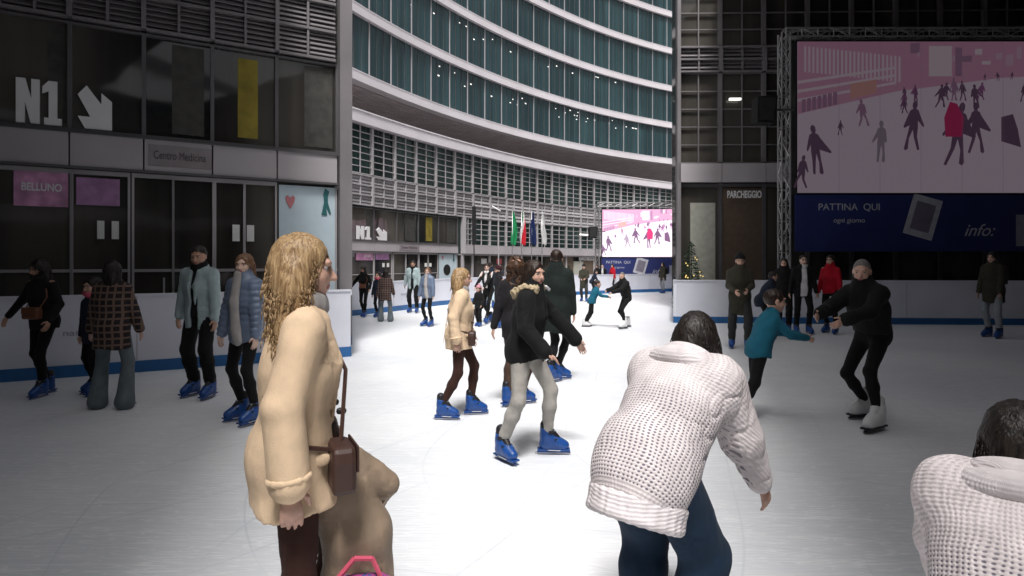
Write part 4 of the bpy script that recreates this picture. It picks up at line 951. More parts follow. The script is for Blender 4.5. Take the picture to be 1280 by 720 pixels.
    if q < 2:
        for sx in (-1,1):
            g = Grid((-.02,-.02,-.02),(.02,.02,.02), .0025 if q == 0 else .004); g.ell((0,0,0),(.0135,.0135,.0125),None,0); VF = g.mesh(); c_ = VF[0][VF[1]].mean(1)
            e = link_mesh('eye', VF, [M_eyew, M_iris], root, matidx=((np.hypot(c_[:,0], c_[:,2]) < .0068) & (c_[:,1] > 0)).astype(int)); e.matrix_local = Hw @ Matrix.Translation((sx*.031,.0720,.0095))
    if q == 0:
        for sx in (-1,1):
            mb = MB(); 
            for i in range(6):
                u0, u1 = i/6, (i+1)/6; f_ = lambda u: (sx*(.013+.034*u), .0885-.022*u*u-.002, .028+.006*math.sin(u*2.6)); mb.tube(f_(u0), f_(u1), .0035*(1.1-u0*.6), .0035*(1.1-u1*.6), 6)
            e = mb.build('eyebrow', M_brow, root, smooth=True); e.matrix_local = Hw
    # ---- hair
    style = o.get('hair', 'long'); hm = o.get('hm', H_BLACK); cap = None
    if style:
        g = Grid(np.minimum(hc-.22, hc-.22-np.array((0,0,.42 if style in ('long','curly') else .16))), hc+.24, vb*1.05)
        g.ell(hd((0,-.018,.028)), np.array((.087,.106,.101) if style not in ('bald','short') else (.080,.101,.098) if style == 'short' else (.0755,.096,.094))*hs_, HM, 0)
        if style in ('short','bald'):
            S, X, Y_, Z = g.sl(lo-1, hi+1, 0); p = [X-f32(hc[0]), Y_-f32(hc[1]), Z-f32(hc[2])]; loc = [(p[0]*f32(HM[0,i])+p[1]*f32(HM[1,i])+p[2]*f32(HM[2,i]))/f32(hs_) for i in range(3)]
            g.cut(S, -(loc[2]+f32(.045)+np.maximum(loc[1],0)*-1.0 if style=='short' else loc[2]-f32(.012)-np.maximum(loc[1],0)*f32(.6)), .01)
        if style in ('bob','long','curly','wavy','tail'):
            Ls = {'bob':.15,'wavy':.18,'long':.30,'curly':.34,'tail':.05}[style]*(o.get('hlen',1)); wd = {'curly':1.25,'wavy':1.15}.get(style, 1.0); k = .035
            vert = nv(np.array((0,-.10 if lean < .3 else .5,-1)))
            g.ell(hd((0,-.045,-.04)), np.array((.080*wd,.070*wd,.095))*hs_, HM, k)
            if style != 'tail':
                for sx in (-1,-.5,0,.5,1):
                    a = hd((sx*.070*wd,-.025-.035*(1-abs(sx)),-.01)); b = a+vert*Ls*(1 if abs(sx)<1 else .92)+HM[:,0]*sx*.022*wd; g.cone(a, b, .040*wd if abs(sx)<1 else .027*wd, .030*wd if style != 'wavy' else .042, k)
                if style in ('curly','wavy'): 
                    for sx in (-1,1): g.ell(hd((sx*.075,-.02,-.08)), np.array((.04,.055,.085)), HM, k)
            else:
                a = hd((0,-.10,.02)); g.cone(a, a+np.array((0,-.05,-.10)), .03, .035, .02); g.cone(a+np.array((0,-.05,-.10)), a+np.array((.02,-.06,-.34)), .035, .015, .02)
        if style == 'bun': g.ell(hd((0,-.12,.06)), (.045,.045,.045), HM, .02)
        # the face stays clear
        fw = .062 if style in ('long','bob','curly','wavy') else .070
        g.ell(hd((0,.100,-.042)), np.array((fw if style != 'short' else .082,.088,.108))*hs_, HM, .02, 'cut')
        VF = g.mesh()
        if VF:
            V, Fc = VF; N = vert_normals(V, Fc); am = {'curly':.020,'wavy':.006,'short':.005,'bald':.001}.get(style,.006)
            V = hairify(V, N, am*(.5 if q == 0 else 1), seed, 85 if style != 'curly' else 40, .8 if style == 'curly' else (.35 if style == 'wavy' else 0)); hair_o = link_mesh('hair', (V, Fc), hm, root)
            if q < 2 and style not in ('short','bald') and not o.get('hat'):      # loose locks so the outline is not a smooth shell
                mb = MB(); r0 = random.Random(int(seed*10)); idx = np.argwhere((N[:,2] < .5)).ravel()
                nl = 2600 if q == 0 else 400
                for i in [idx[r0.randrange(len(idx))] for _ in range(nl)]:
                    p = V[i]; loc_ = ((p-hc)@HM)/hs_
                    if loc_[1] > .045 and loc_[2] < .05: continue
                    p = p-N[i]*.004; Ln = r0.uniform(.04,.12); d = nv(np.array((0,0,-1))+N[i]*r0.uniform(.05,.28)+np.array((r0.uniform(-.2,.2),r0.uniform(-.2,.2),0)))
                    WW = .0010 if q == 0 else .0022; w1 = nv(np.cross(d, N[i])+1e-6)*WW; a = p; pts_ = []
                    for t in range(5):
                        sw_ = (math.sin(t*1.5+i)*.010 if style in ('curly','wavy') else math.sin(t+i)*.003); pts_.append(p+d*Ln*t/4-N[i]*Ln*.16*(t/4)**2+w1/WW*sw_)
                    for t in range(4):
                        f0, f1 = 1-t/4*.6, 1-(t+1)/4*.8; u_ = pts_[t]; v_ = pts_[t+1]; off_ = N[i]*.002
                        mb.hexa([u_-w1*f0-off_,u_+w1*f0-off_,v_+w1*f1-off_,v_-w1*f1-off_,u_-w1*f0+off_,u_+w1*f0+off_,v_+w1*f1+off_,v_-w1*f1+off_])
                if mb.v: lk = mb.build('loose_locks', hm, hair_o, smooth=True)
    if o.get('hat'):
        g = Grid(hc-.2, hc+.25, vb); g.ell(hd((0,-.016,.045)), np.array((.093,.110,.100))*hs_, HM, 0); g.cone(hd((0,.02,.10)), hd((0,-.02,.13)), .05, .03, .03)
        S, X, Y_, Z = g.sl(lo-1, hi+1, 0); p = [X-f32(hc[0]), Y_-f32(hc[1]), Z-f32(hc[2])]; loc = [(p[0]*f32(HM[0,i])+p[1]*f32(HM[1,i])+p[2]*f32(HM[2,i])) for i in range(3)]
        g.cut(S, -(loc[2]-f32(.032)-loc[1]*f32(.25))); VF = g.mesh(); hat = link_mesh('hat', VF, o['hat'], root)
        g = Grid(hc-.2, hc+.25, vb)
        n_ = 20
        for i in range(n_):
            a0, a1 = 2*math.pi*i/n_, 2*math.pi*(i+1)/n_; f_ = lambda a: hd((.088*math.cos(a), -.014+.104*math.sin(a), .040+.026*math.sin(a))); g.cone(f_(a0), f_(a1), .013, .013, .004)
        VF = g.mesh(); link_mesh('hat_brim', VF, o['hat'], hat)
        if o.get('pompom'): g = Grid(hc-.2, hc+.35, vb); g.ell(hd((0,-.02,.165)), (.04,.04,.04), HM, 0); V, Fc = g.mesh(); N = vert_normals(V, Fc); link_mesh('pompom', (V+N*(vnoise(V*60)*.008)[:,None], Fc), o['pompom'], hat)
    # ---- trousers
    leg = o.get('leg', 'slim'); rt = {'slim':(.085,.054,.040),'jeans':(.092,.062,.047),'flare':(.095,.070,.105),'loose':(.097,.074,.058),'wide':(.12,.10,.09)}[leg]
    if child: rt = tuple(v*1.05 for v in rt)
    g = Grid(lo, np.array((hi[0],hi[1],P[2]+.25)), vg)
    g.cone(P-Xl*.05-T*.01, P+Xl*.05-T*.01, .118, .118, .05, .86, Fw); g.cone(P, P+T*.10, .13, .12, .04, .75, Fw)
    if sexf: g.ell(P-Fw*.045-T*.04, (.13,.095,.10), None, .05)
    for Hp, kn, an, ft, fyaw in legs:
        g.cone(Hp, kn, rt[0], rt[1], .035); 
        if leg == 'flare': g.cone(kn, an+np.array((0,.02,-.07)), rt[1]*.92, rt[2], .03); g.cone(an+np.array((0,.02,-.05)), an+np.array((0,.10,-.09)), rt[2]*.9, rt[2]*.5, .04)
        else: g.cone(kn+nv(an-kn)*.0, kn+(an-kn)*.35, rt[1], rt[1]*1.0, .03); g.cone(kn+(an-kn)*.35, an+(kn-an)*.10, rt[1]*1.0, rt[2], .03)
        if leg in ('loose','jeans','wide'): g.cone(an+(kn-an)*.22, an+(kn-an)*.16, rt[2]*1.12, rt[2]*1.05, .02)
    VF = g.mesh(); V, Fc = VF; N = vert_normals(V, Fc); V = wrinkle(V, N, .007 if leg != 'slim' else .004, 11, seed, (1,1,1.5)); V = wrinkle(V, N, .003, 30, seed, (1,1,1.8)); link_mesh('trousers', (V, Fc), o.get('tm'), root)
    # ---- top garment(s)
    def top(name, m, grow=0.0, hem=.78, sleeve=.055, cuff=.042, rib=None, flare=0.0, openw=0.0, collar='std', slen=.97, wr_amp=.008, belly=0.0, vgx=1.0):
        g = Grid(lo-.03, hi+.03, vg*vgx); rw = .150+grow; 
        g.cone(P+T*.02, ch, rw*(.98+belly), rw*1.0, .05, .70, Fw, rib=(rib[0], rib[1]) if rib else None); g.cone(ch, sc_-T*.06, rw*1.04, rw*.86, .05, .72, Fs, rib=(rib[0], max(2, round(rib[1]*.45))) if rib else None)
        g.cone(SL-T*.035+Xs*.02, nk-T*.055-Xs*.03, .050+grow*.7, .055+grow*.5, .05, .9, Fs); g.cone(SR-T*.035-Xs*.02, nk-T*.055+Xs*.03, .050+grow*.7, .055+grow*.5, .05, .9, Fs)
        if sexf and not child: g.ell(ch+Fs*.035+T*.02, (.125,.08,.10), None, .07)
        hemz = hem
        pz = P[2]
        if hem < pz:
            kd = P-T*.02; low = np.array((P[0], P[1], hem-.05)) if lean < .5 else P-T*(pz-hem)
            g.cone(kd, low, rw*1.02, rw*1.06+flare, .06, .78, Fw)
            if sexf: g.ell(P-Fw*.04-T*.03, (.14+grow*.5,.10+grow*.5,.12), None, .06)
        S, X, Y_, Z = g.sl(lo-1, hi+1, 0)
        if lean < .5: g.cut(S, (f32(hemz)+.012*np.sin(X*18+seed)+.010*np.sin(Y_*23)-Z))
        else:
            hp_ = P-T*(pz-hem); dd = -((X-f32(hp_[0]))*f32(T[0])+(Y_-f32(hp_[1]))*f32(T[1])+(Z-f32(hp_[2]))*f32(T[2])); g.cut(S, dd.astype(f32))
        if openw > 0:
            lx = (X-f32(P[0]))*f32(Fs[1])-(Y_-f32(P[1]))*f32(Fs[0]); ly = (X-f32(P[0]))*f32(Fs[0])+(Y_-f32(P[1]))*f32(Fs[1])
            wdt = f32(openw)*(1-.35*np.clip((Z-f32(pz))/f32(.4),0,1)); dd = np.maximum(np.abs(lx)-wdt, -(ly-f32(.02)+(P[2]-Z)*f32(0)))
            g.cut(S, -dd.astype(f32), .01)
        for Sh, el, wr, sgn in arms:
            ew = wr+nv(wr-el)*0 if slen >= 1 else el+(wr-el)*slen
            g.cone(Sh-T*.025, el, sleeve*1.0+grow*.25, sleeve*.92+grow*.2, .028, rib=(rib[0]*.8, 4) if rib else None); g.cone(el, ew, sleeve*.92+grow*.2, cuff+grow*.12, .015, rib=(rib[0]*.8, 4) if rib else None)
            pass
        if collar == 'std':
            n_ = 14
            for i in range(n_):
                a0, a1 = 2*math.pi*i/n_, 2*math.pi*(i+1)/n_
                if openw > 0 and (math.sin(a0) > .8): continue
                f_ = lambda a: nk+T*(.005-.02*math.sin(a))+Xs*.074*math.cos(a)+Fs*(.066*math.sin(a)+.005); g.cone(f_(a0), f_(a1), .022, .022, .02); g.cone(f_(a0)+T*.03, f_(a1)+T*.03, .016, .016, .02)
        elif collar == 'high':
            g.cone(nk-T*.04, nk+T*.075, .088, .078, .03); g.cone(nk-T*.06, nk, .10, .09, .04)
        elif collar == 'lapel':
            for sx in (-1,1):
                a = nk+Xs*sx*.062-Fs*.02+T*.02; b = nk+Xs*sx*.055+Fs*.07-T*.06; c_ = ch+Xs*sx*.045+Fs*(.118+grow)+T*.03; d_ = P+Xs*sx*.03+Fs*(.115+grow)+T*.10
                g.cone(a, b, .022, .022, .02); g.cone(b, c_, .022, .030, .02, .5, Fs); g.cone(c_, d_, .026, .010, .02, .5, Fs)
            g.cone(nk+Xs*.06-Fs*.03+T*.015, nk-Xs*.06-Fs*.03+T*.015, .026, .026, .03)
        elif collar == 'hood':
            g.ell(nk-Fs*.095-T*.01, (.11,.07,.085), None, .05); g.cone(nk+Xs*.08-Fs*.02, nk+Xs*.05+Fs*.075-T*.03, .03, .022, .03); g.cone(nk-Xs*.08-Fs*.02, nk-Xs*.05+Fs*.075-T*.03, .03, .022, .03)
            g.cone(nk-T*.05, nk+T*.035, .085, .080, .03)
        # keep the neck and face clear
        g.cone(nk-T*.02, nk+T*.14, .052, .055, 0) if False else None
        VF = g.mesh(); V, Fc = VF; N = vert_normals(V, Fc)
        if not rib: V = wrinkle(V, N, wr_amp, 9, seed, (1,1,1.4)); V = wrinkle(V, N, wr_amp*.35, 26, seed+2, (1,1,1.5))
        else: V = wrinkle(V, N, .004, 22, seed)
        return link_mesh(name, (V, Fc), m, root)
    info = dict(root=root, P=P, T=T, ch=ch, nk=nk, sc=sc_, SL=SL, SR=SR, Xs=Xs, Fs=Fs, Fw=Fw, Xl=Xl, arms=arms, legs=legs, hc=hc, HM=HM, s=s, vg=vg, lo=lo, hi=hi, hd=hd, top=top)
    for gname, gm, kw in o.get('tops', []): info[gname] = top(gname, gm, **kw)
    # ---- skates
    kind = o.get('skate', 'b')
    if kind:
        for Hp, kn, an, ft, fyaw in legs:
            src = SKATES[(kind,0)]
            if kind not in SKUSED: SKUSED.add(kind); c_ = src; c_.parent = root
            else: c_ = copy_tree(src, root)
            pitch = o.get('pitch_l' if Hp is HL else 'pitch_r', 0); fz = ft[2]
            c_.location = (ft[0], ft[1], fz); c_.rotation_euler = (R(pitch), 0, R(fyaw)); 
            if child: c_.scale = (1.1,1.1,1.1)
            if leg == 'flare': c_.scale = (.85,.85,.78)
    PEOPLE[key] = info; return info
def patch(info, name, a, b, r0, r1, m, parent=None, flat=1, ax=None, fur=0, k=0):
    pts = np.array([a, b]); r = max(r0, r1)+.05; g = Grid(pts.min(0)-r, pts.max(0)+r, info['vg']*.6); g.cone(a, b, r0, r1, k, flat, ax); V, Fc = g.mesh()
    if fur: N = vert_normals(V, Fc); V = V+N*((vnoise(V*70)*.6+vnoise(V*30)*.6)*fur)[:,None]
    return link_mesh(name, (V, Fc), m, parent or info['root'])
def chain(info, name, pts, r, m, parent=None, fur=0, vx=.6, k=.02, flat=1, ax=None):
    P_ = np.array(pts); g = Grid(P_.min(0)-.08, P_.max(0)+.08, info['vg']*vx)
    for i in range(len(P_)-1): g.cone(P_[i], P_[i+1], r if np.isscalar(r) else r[i], r if np.isscalar(r) else r[i+1], k, flat, ax)
    V, Fc = g.mesh()
    if fur: N = vert_normals(V, Fc); V = V+N*((vnoise(V*80)*.6+vnoise(V*34)*.6)*fur)[:,None]
    return link_mesh(name, (V, Fc), m, parent or info['root'])
def world_of(info, p):
    r = info['root']; M = Matrix.Translation(r.location) @ r.rotation_euler.to_matrix().to_4x4() @ Matrix.Scale(info['s'], 4); return M @ Vector(p)
def handbag(info, label, at, strap_pts, m, size=(.11,.045,.075)):
    w_ = world_of(info, at); r = thing('shoulder_bag', label, 'bag', w_, info['root'].rotation_euler.z, None, info['s'])
    mb = MB(); a, b, c_ = size; mb.prism([(-a,-c_),(a,-c_),(a*1.05,c_*.4),(a*.9,c_),(-a*.9,c_),(-a*1.05,c_*.4)], -b, b); mb.build('bag_body', m, r, bevel=.018, smooth=False)
    mb = MB(); mb.prism([(-a*.95,-c_*.1),(a*.95,-c_*.1),(a*.93,c_*1.02),(-a*.93,c_*1.02)], b, b+.008); mb.build('flap', m, r, bevel=.004)
    mb = MB(); P_ = [Vector(np.array(p)-np.array(at)) for p in strap_pts]
    for i in range(len(P_)-1): mb.tube(P_[i], P_[i+1], .008, n=6)
    mb.build('strap', m, r); return r
# ================================================================== THE PEOPLE
c_black = cloth('black', (.010,.010,.011)); c_black2 = cloth('black_fleece', (.016,.015,.017)); c_blk_tr = cloth('black_trousers', (.008,.008,.009))
c_char = cloth('charcoal', (.035,.036,.036)); c_beige = cloth('camel', (.74,.55,.37), .9); c_beige2 = cloth('tan_down', (.27,.20,.14), .55, spec=.35); c_grey_j = cloth('grey_jeans', (.36,.34,.31))
c_brown_t = cloth('brown_leggings', (.045,.020,.015)); c_brown_w = cloth('brown_cord', (.06,.035,.025)); c_denim = cloth('dark_denim', (.012,.028,.055)); c_ltden = cloth('pale_denim', (.34,.42,.43)); c_greyjean = cloth('flared_grey_denim', (.13,.155,.17))
c_puff = cloth('blue_grey_puffer', (.13,.17,.25), .35, spec=.5); c_plaid = cloth('plaid', (.022,.017,.02), kind='plaid'); c_knit = cloth('cream_open_knit', (.76,.69,.69), .9, 'opennet'); c_knits = cloth('cream_knit', (.76,.70,.71), .9, 'knit')
c_teal = cloth('teal', (.012,.11,.17)); c_red = cloth('red', (.42,.008,.022)); c_olive = cloth('olive', (.045,.042,.030)); c_greyscarf = cloth('grey_scarf', (.36,.34,.33)); c_pinksc = cloth('pink_scarf', (.60,.10,.16)); c_white = cloth('white_shirt', (.70,.68,.68))
c_navy = cloth('navy', (.015,.02,.035)); c_maroon = cloth('maroon_beanie', (.035,.01,.015)); c_pinkhat = cloth('pink_hat', (.55,.26,.30), .9, 'knit'); c_green_blk = cloth('green_black', (.012,.018,.016)); c_paleb = cloth('pale_blue_trousers', (.45,.55,.60)); c_fur = cloth('cream_fur', (.50,.40,.26), .95)
m_bag = mat('tan_leather', (.16,.06,.03), .45, 0, .4, .15, 12, .2, 80); M_gold = mat('snap_brass', (.55,.34,.22), .3, .8)
G1 = 'skaters circling on the ice'
XLbg = 0
def bag_woman(key, label, px, fy, top, bl_):
    i = person(key, label, px, fy, top, 172, G1, hair='bob', hm=H_BLACK, skin=SK2, tm=c_blk_tr, fl=(.0,.16,0), fr=(.14,-.06,0), hr=(.52,.10,1.02), hl=(-.20,.22,.98), hp=14, hyaw=-18,
        tops=[('coat', c_black, dict(grow=.012, hem=.86, collar='high'))], lean=5)
    chain(i, 'scarf', [i['nk']+np.array((.085*math.cos(a), .08*math.sin(a), .012*math.sin(2*a)+.01)) for a in np.linspace(0,6.4,12)], .034, c_black2)
    at = i['P']+np.array((-.02,.19,.09)); handbag(i, bl_, at, [at+(-.10,0,.05), at+(-.15,-.06,.2), i['SL']+(.06,.03,.06), i['SR']+(-.05,-.08,.06), at+(.14,-.16,.2), at+(.10,0,.05)], m_bag)
bag_woman('bag_far', 'distant woman in black coat with tan waist bag, hand on the far white barrier', 458, 396, 332, 'small tan bag at the waist of the distant woman in black by the far barrier')
def plaid_woman(key, label, px, fy, top):
    person(key, label, px, fy, top, 8, G1, hair='long', hlen=1.05, hm=H_BLACK, tm=c_greyjean, leg='flare', fl=(-.17,.02,0), fr=(.17,-.04,0), hl=(-.27,.06,.92), hr=(.27,.08,.92), tops=[('coat', c_plaid, dict(grow=.03, hem=.72, flare=.02, sleeve=.062, cuff=.055))])
def scarf_child(key, label, px, fy, top):
    i = person(key, label, px, fy, top, 165, G1, child=True, hair='long', hm=H_BLACK, tm=c_blk_tr, leg='slim', tops=[('coat', c_navy, dict(grow=.03, hem=.78, collar='high'))], fl=(-.12,.1,0))
    chain(i, 'scarf', [i['nk']+np.array((.10*math.cos(a), .09*math.sin(a), .05+.018*math.sin(2*a))) for a in np.linspace(0,6.4,12)], .042, c_pinksc)
scarf_child('scarf_far', 'distant child in dark coat and pink scarf behind the far plaid coat', 473, 397, 340)
plaid_woman('plaid_far', 'distant long-haired person in brown plaid coat, seen from behind', 482, 402, 337)
def denim_man(key, label, px, fy, top):
    i = person(key, label, px, fy, top, 170, G1, f=False, hair='short', hm=H_BLACK, skin=SK2, tm=c_blk_tr, leg='loose', fl=(-.16,.06,0), fr=(.12,-.02,0), hl=(-.27,.10,.88), hr=(.30,-.02,.86), hp=14, hyaw=12,
        tops=[('shirt', c_black, dict(grow=-.008, hem=.92, sleeve=.045, cuff=.036)), ('jacket', c_ltden, dict(grow=.026, hem=.80, openw=.052, collar='lapel', sleeve=.064, cuff=.052, wr_amp=.011))])
    g = Grid(i['hc']-.15, i['hc']+.15, .012 if Y_of(fy) > 10 else .009); HM = i['HM']; hd = i['hd']
    g.ell(hd((0,.040,-.075)), (.058,.056,.048), HM, 0); g.ell(hd((0,.088,-.030)), (.05,.05,.045), HM, .01, 'cut'); VF = g.mesh(); link_mesh('beard', VF, H_BLACK, i['root'])
def Y_of(fy): return CAMZ*F/(fy-HY)
denim_man('denim_far', 'distant bearded man in open pale denim jacket standing at the far barrier', 516, 391, 325)
def puffer_girl(key, label, px, fy, top):
    i = person(key, label, px, fy, top, 158, G1, hair='long', hlen=.85, hm=H_LBR, skin=SK3, tm=c_blk_tr, fl=(-.12,.04,0), fr=(.13,-.03,0), yl=-5, yr=-25, hl=(-.25,.12,.90), hr=(.26,.08,.90), hp=2, hyaw=20,
        tops=[('jacket', c_puff, dict(grow=.035, hem=.84, rib=(.018,4), collar='high', sleeve=.066, cuff=.048))])
    chain(i, 'scarf', [i['nk']+i['Fs']*.11+np.array((-.02,0,.03)), i['ch']+i['Fs']*.17+np.array((-.02,0,.0)), i['P']+i['Fs']*.19+np.array((-.05,0,.0)), i['P']+i['Fs']*.19+np.array((-.07,0,-.10))], (.05,.055,.06,.06), c_greyscarf, flat=.5, ax=i['Fs'])
puffer_girl('puffer_far', 'distant girl in blue-grey puffer jacket with grey scarf and light brown hair', 535, 408, 334)
def blonde(key, label, px, fy, top, face, **kw):
    d = dict(hair='wavy', hm=H_BLOND, skin=SK1, tm=c_brown_t, fl=(-.09,.20,0), fr=(.11,-.14,0), yl=5, yr=-12, hl=(-.23,.16,.93), hr=(.25,-.02,.93), hp=6, hyaw=-12,
        tops=[('shirt', c_greyscarf, dict(grow=-.03, hem=.9, sleeve=.04, cuff=.03, collar='std')), ('coat', c_beige, dict(grow=kw.get('cg',.028), hem=.80, flare=.02, openw=.035, collar='lapel', sleeve=.066, cuff=.062, wr_amp=.009, slen=.96))]); d.update(kw)
    i = person(key, label, px, fy, top, face, G1, **d)
    for sgn, dz in ((1,.02),(-1,.02),(1,-.22),(-1,-.22)):
        c_ = i['P']+i['Fs']*.15+i['Xs']*sgn*.075+np.array((0,0,dz+.12)); patch(i, 'button', c_, c_+i['Fs']*.012, .013, .013, M_skd)
    # cuffs, sleeve tabs, back seam
    for Sh, el, wr, sgn in i['arms']:
        ax = nv(wr-el); c0 = el+(wr-el)*.90; u = nv(np.cross(ax, (0,1,.3))); v = np.cross(ax, u)
        chain(i, 'cuff', [c0+u*.062*math.cos(a)+v*.062*math.sin(a) for a in np.linspace(0,6.3,16)], .007, c_beige, i['coat'])
    if 'cg' not in kw: chain(i, 'back_seam', [i['nk']-i['Fs']*.085-np.array((0,0,.04)), i['ch']-i['Fs']*.132+np.array((0,0,.05)), i['P']-i['Fs']*.150+np.array((0,0,.1)), i['P']-i['Fs']*.185-np.array((0,0,.12))], .006, c_beige, i['coat'])
    # pocket flaps
    for sgn in (-1,1):
        c_ = i['P']+i['Xs']*sgn*.165+i['Fs']*.02; patch(i, 'pocket_flap', c_+i['Fs']*.06, c_-i['Fs']*.06+np.array((0,0,-.01)), .024, .024, c_beige, flat=.45, ax=i['Xs'])
    at = i['P']+i['Xs']*.15+i['Fs']*.14+np.array((0,0,-.03))
    handbag(i, label.split(' ')[0]+' brown crossbody bag at the hip of the '+kw.get('bagl','blonde woman'), at, [at+(0,0,.06), i['ch']+i['Fs']*(.165)+i['Xs']*.03, i['nk']+i['Xs']*-.09+i['Fs']*.06, i['nk']-i['Xs']*.14-i['Fs']*.03, i['ch']-i['Fs']*(.125 if 'cg' in kw else .145), at-i['Fs']*(.23 if 'cg' in kw else .25)+np.array((0,0,.16)), at-i['Fs']*.12+i['Xs']*.04+np.array((0,0,.08)), at+(0,0,.05)], mat('brown_leather',(.05,.022,.016),.5), (.09,.04,.08)) if not kw.get('nobag') else None
    return i
blonde('blonde', 'blonde woman in short camel coat and brown leggings skating right in mid ice', 572, 521, 332, -84)
# small group behind
i = person('track', 'slim ponytailed woman in open black jacket with white sleeve stripes, one leg behind', 606, 404, 327, 150, G1, hair='tail', hm=H_DKBR, skin=SK3, tm=c_blk_tr, fl=(-.14,.12,0), fr=(.10,-.38,0), yr=-50, yl=20, hl=(-.16,.32,1.02), hr=(.12,.34,1.00), lean=8, hyaw=28, hp=10, H=1.66,
    tops=[('shirt', c_white, dict(grow=-.01, hem=.95, sleeve=.04, cuff=.03)), ('jacket', c_black, dict(grow=.008, hem=.93, openw=.045, collar='std', sleeve=.05, cuff=.04))])
for sg in (-1,1): a_ = i['arms'][0 if sg < 0 else 1]; patch(i, 'sleeve_stripe', a_[0]+np.array((sg*.03,0,.055)), a_[0]*.45+a_[1]*.55+np.array((sg*.058,0,.01)), .018, .016, c_white, i['jacket'])
person('pinkhat', 'small child in fluffy pink hat and black outfit between the ponytailed woman and blonde', 599, 408, 357, 150, G1, child=True, hair='bob', hm=H_BROWN, hat=c_pinkhat, pompom=c_pinkhat, tm=c_blk_tr, leg='loose', fl=(-.12,.12,0), hl=(-.25,.2,.95), hr=(.22,.2,.95), tops=[('coat', c_black, dict(grow=.05, hem=.78, rib=(.012,4)))])
person('outside', 'man in dark navy jacket and pale trousers standing behind the far barrier, arm raised', 613, 372, 326, 0, None, Y=26.5, H=1.72, f=False, hair='short', hm=H_BLACK, tm=c_paleb, leg='jeans', skate='b', hr=(.40,.12,1.55), pr=(1,-.2,-.6), tops=[('jacket', c_navy, dict(grow=.02, hem=.86))]) if False else None
person('outside', 'man in dark navy jacket and pale trousers at the far barrier, one arm raised', 613, 385, 327, 0, G1, f=False, hair='short', hm=H_BLACK, tm=c_paleb, leg='jeans', hr=(.40,.12,1.55), pr=(1,-.2,-.6), tops=[('jacket', c_navy, dict(grow=.02, hem=.86))])
person('beanie', 'person in dark maroon beanie and black coat facing left behind the curly-haired skater', 625, 410, 332, 100, G1, hair='short', hm=H_BLACK, hat=c_maroon, tm=c_blk_tr, leg='loose', fl=(-.1,.1,0), hl=(-.2,.1,.9), tops=[('coat', c_black2, dict(grow=.03, hem=.76, collar='high'))])
# front trio
person('curly', 'woman with long curly brown hair and brown trousers, seen from behind', 643, 507, 320, 15, G1, hair='curly', hlen=1.15, hm=H_BROWN, tm=c_brown_w, leg='loose', fl=(-.06,.02,0), fr=(.13,.06,0), yr=-80, yl=-50, hl=(-.24,.05,.92), hr=(.22,.12,.92), tops=[('coat', c_black2, dict(grow=.02, hem=.80, collar='high'))])
person('darkman', 'tall dark-haired man in long black-green coat gliding away behind the fur-hooded woman', 694, 476, 310, -12, G1, f=False, hair='short', hm=H_DKBR, tm=c_blk_tr, leg='slim', fl=(-.02,-.10,0), fr=(.05,.10,0), yl=-40, yr=-60, hl=(-.24,.10,.95), hr=(.25,.0,.88), hp=8, tops=[('coat', c_green_blk, dict(grow=.03, hem=.66, collar='high', flare=.02))])
i = person('black_fur', 'woman in black parka with cream fur hood and pale grey jeans striding in the foreground', 660, 572, 320, -112, G1, hair='long', hlen=1.15, hm=H_DKBR, skin=SK1, tm=c_grey_j, leg='jeans', fl=(-.17,.16,0), fr=(.17,-.15,0), yl=20, yr=-32, pel=(.02,-.02,0), hl=(-.34,.44,.90), hr=(.24,.24,.97), pr=(.6,-1,-.3), palmr=(0,.3,-1), hdirr=(-.3,.3,.1), lean=8, hp=4, hyaw=-26, curl=.35,
    tops=[('parka', c_black, dict(grow=.034, hem=.86, collar='high', sleeve=.066, cuff=.060, wr_amp=.012))])
nkp = i['nk']; Xs, Fs = i['Xs'], i['Fs']
chain(i, 'fur_trim', [nkp+Xs*.08+Fs*.06+np.array((0,0,.01)), nkp+Xs*.125-Fs*.03+np.array((0,0,.0)), nkp+Xs*.10-Fs*.13+np.array((0,0,-.05)), nkp-Fs*.17+np.array((0,0,-.08)), nkp-Xs*.10-Fs*.13+np.array((0,0,-.05)), nkp-Xs*.125-Fs*.03, nkp-Xs*.08+Fs*.06+np.array((0,0,.01))], .030, c_fur, i['parka'], fur=.022)
chain(i, 'zip_flap', [nkp+Fs*.10, i['ch']+Fs*.165+np.array((0,0,.03)), i['P']+Fs*.155+np.array((0,0,.08)), i['P']+Fs*.17+np.array((0,0,-.08))], .016, c_black, i['parka'], flat=.5, ax=Fs)
chain(i, 'white_cuff', [nkp+Fs*.115+Xs*-.02+np.array((0,0,.035)), nkp+Fs*.13+Xs*-.06+np.array((0,0,.01))], .014, c_white, i['parka'])
# far centre right
def hatman(key, label, px, fy, top): person(key, label, px, fy, top, 165, G1, f=False, hair='short', hm=H_BLACK, hat=c_black2, tm=c_char, leg='loose', fl=(-.12,.06,0), fr=(.14,-.18,0), hl=(-.10,.20,1.10), hr=(.12,.20,1.08), hp=12, tops=[('coat', c_olive, dict(grow=.03, hem=.64, collar='high'))])
def leaner(key, label, px, fy, top): person(key, label, px, fy, top, -100, G1, hair='short', hm=H_BLACK, tm=c_blk_tr, leg='loose', lean=28, fl=(-.12,.1,0), fr=(.12,-.1,0), hl=(-.2,.35,.80), hr=(.2,.3,.82), tops=[('coat', c_navy, dict(grow=.02, hem=.80))])
def darkperson(key, label, px, fy, top): person(key, label, px, fy, top, 150, G1, hair='bob', hm=H_BLACK, tm=c_blk_tr, leg='loose', tops=[('jacket', c_black, dict(grow=.03, hem=.80, collar='high'))])
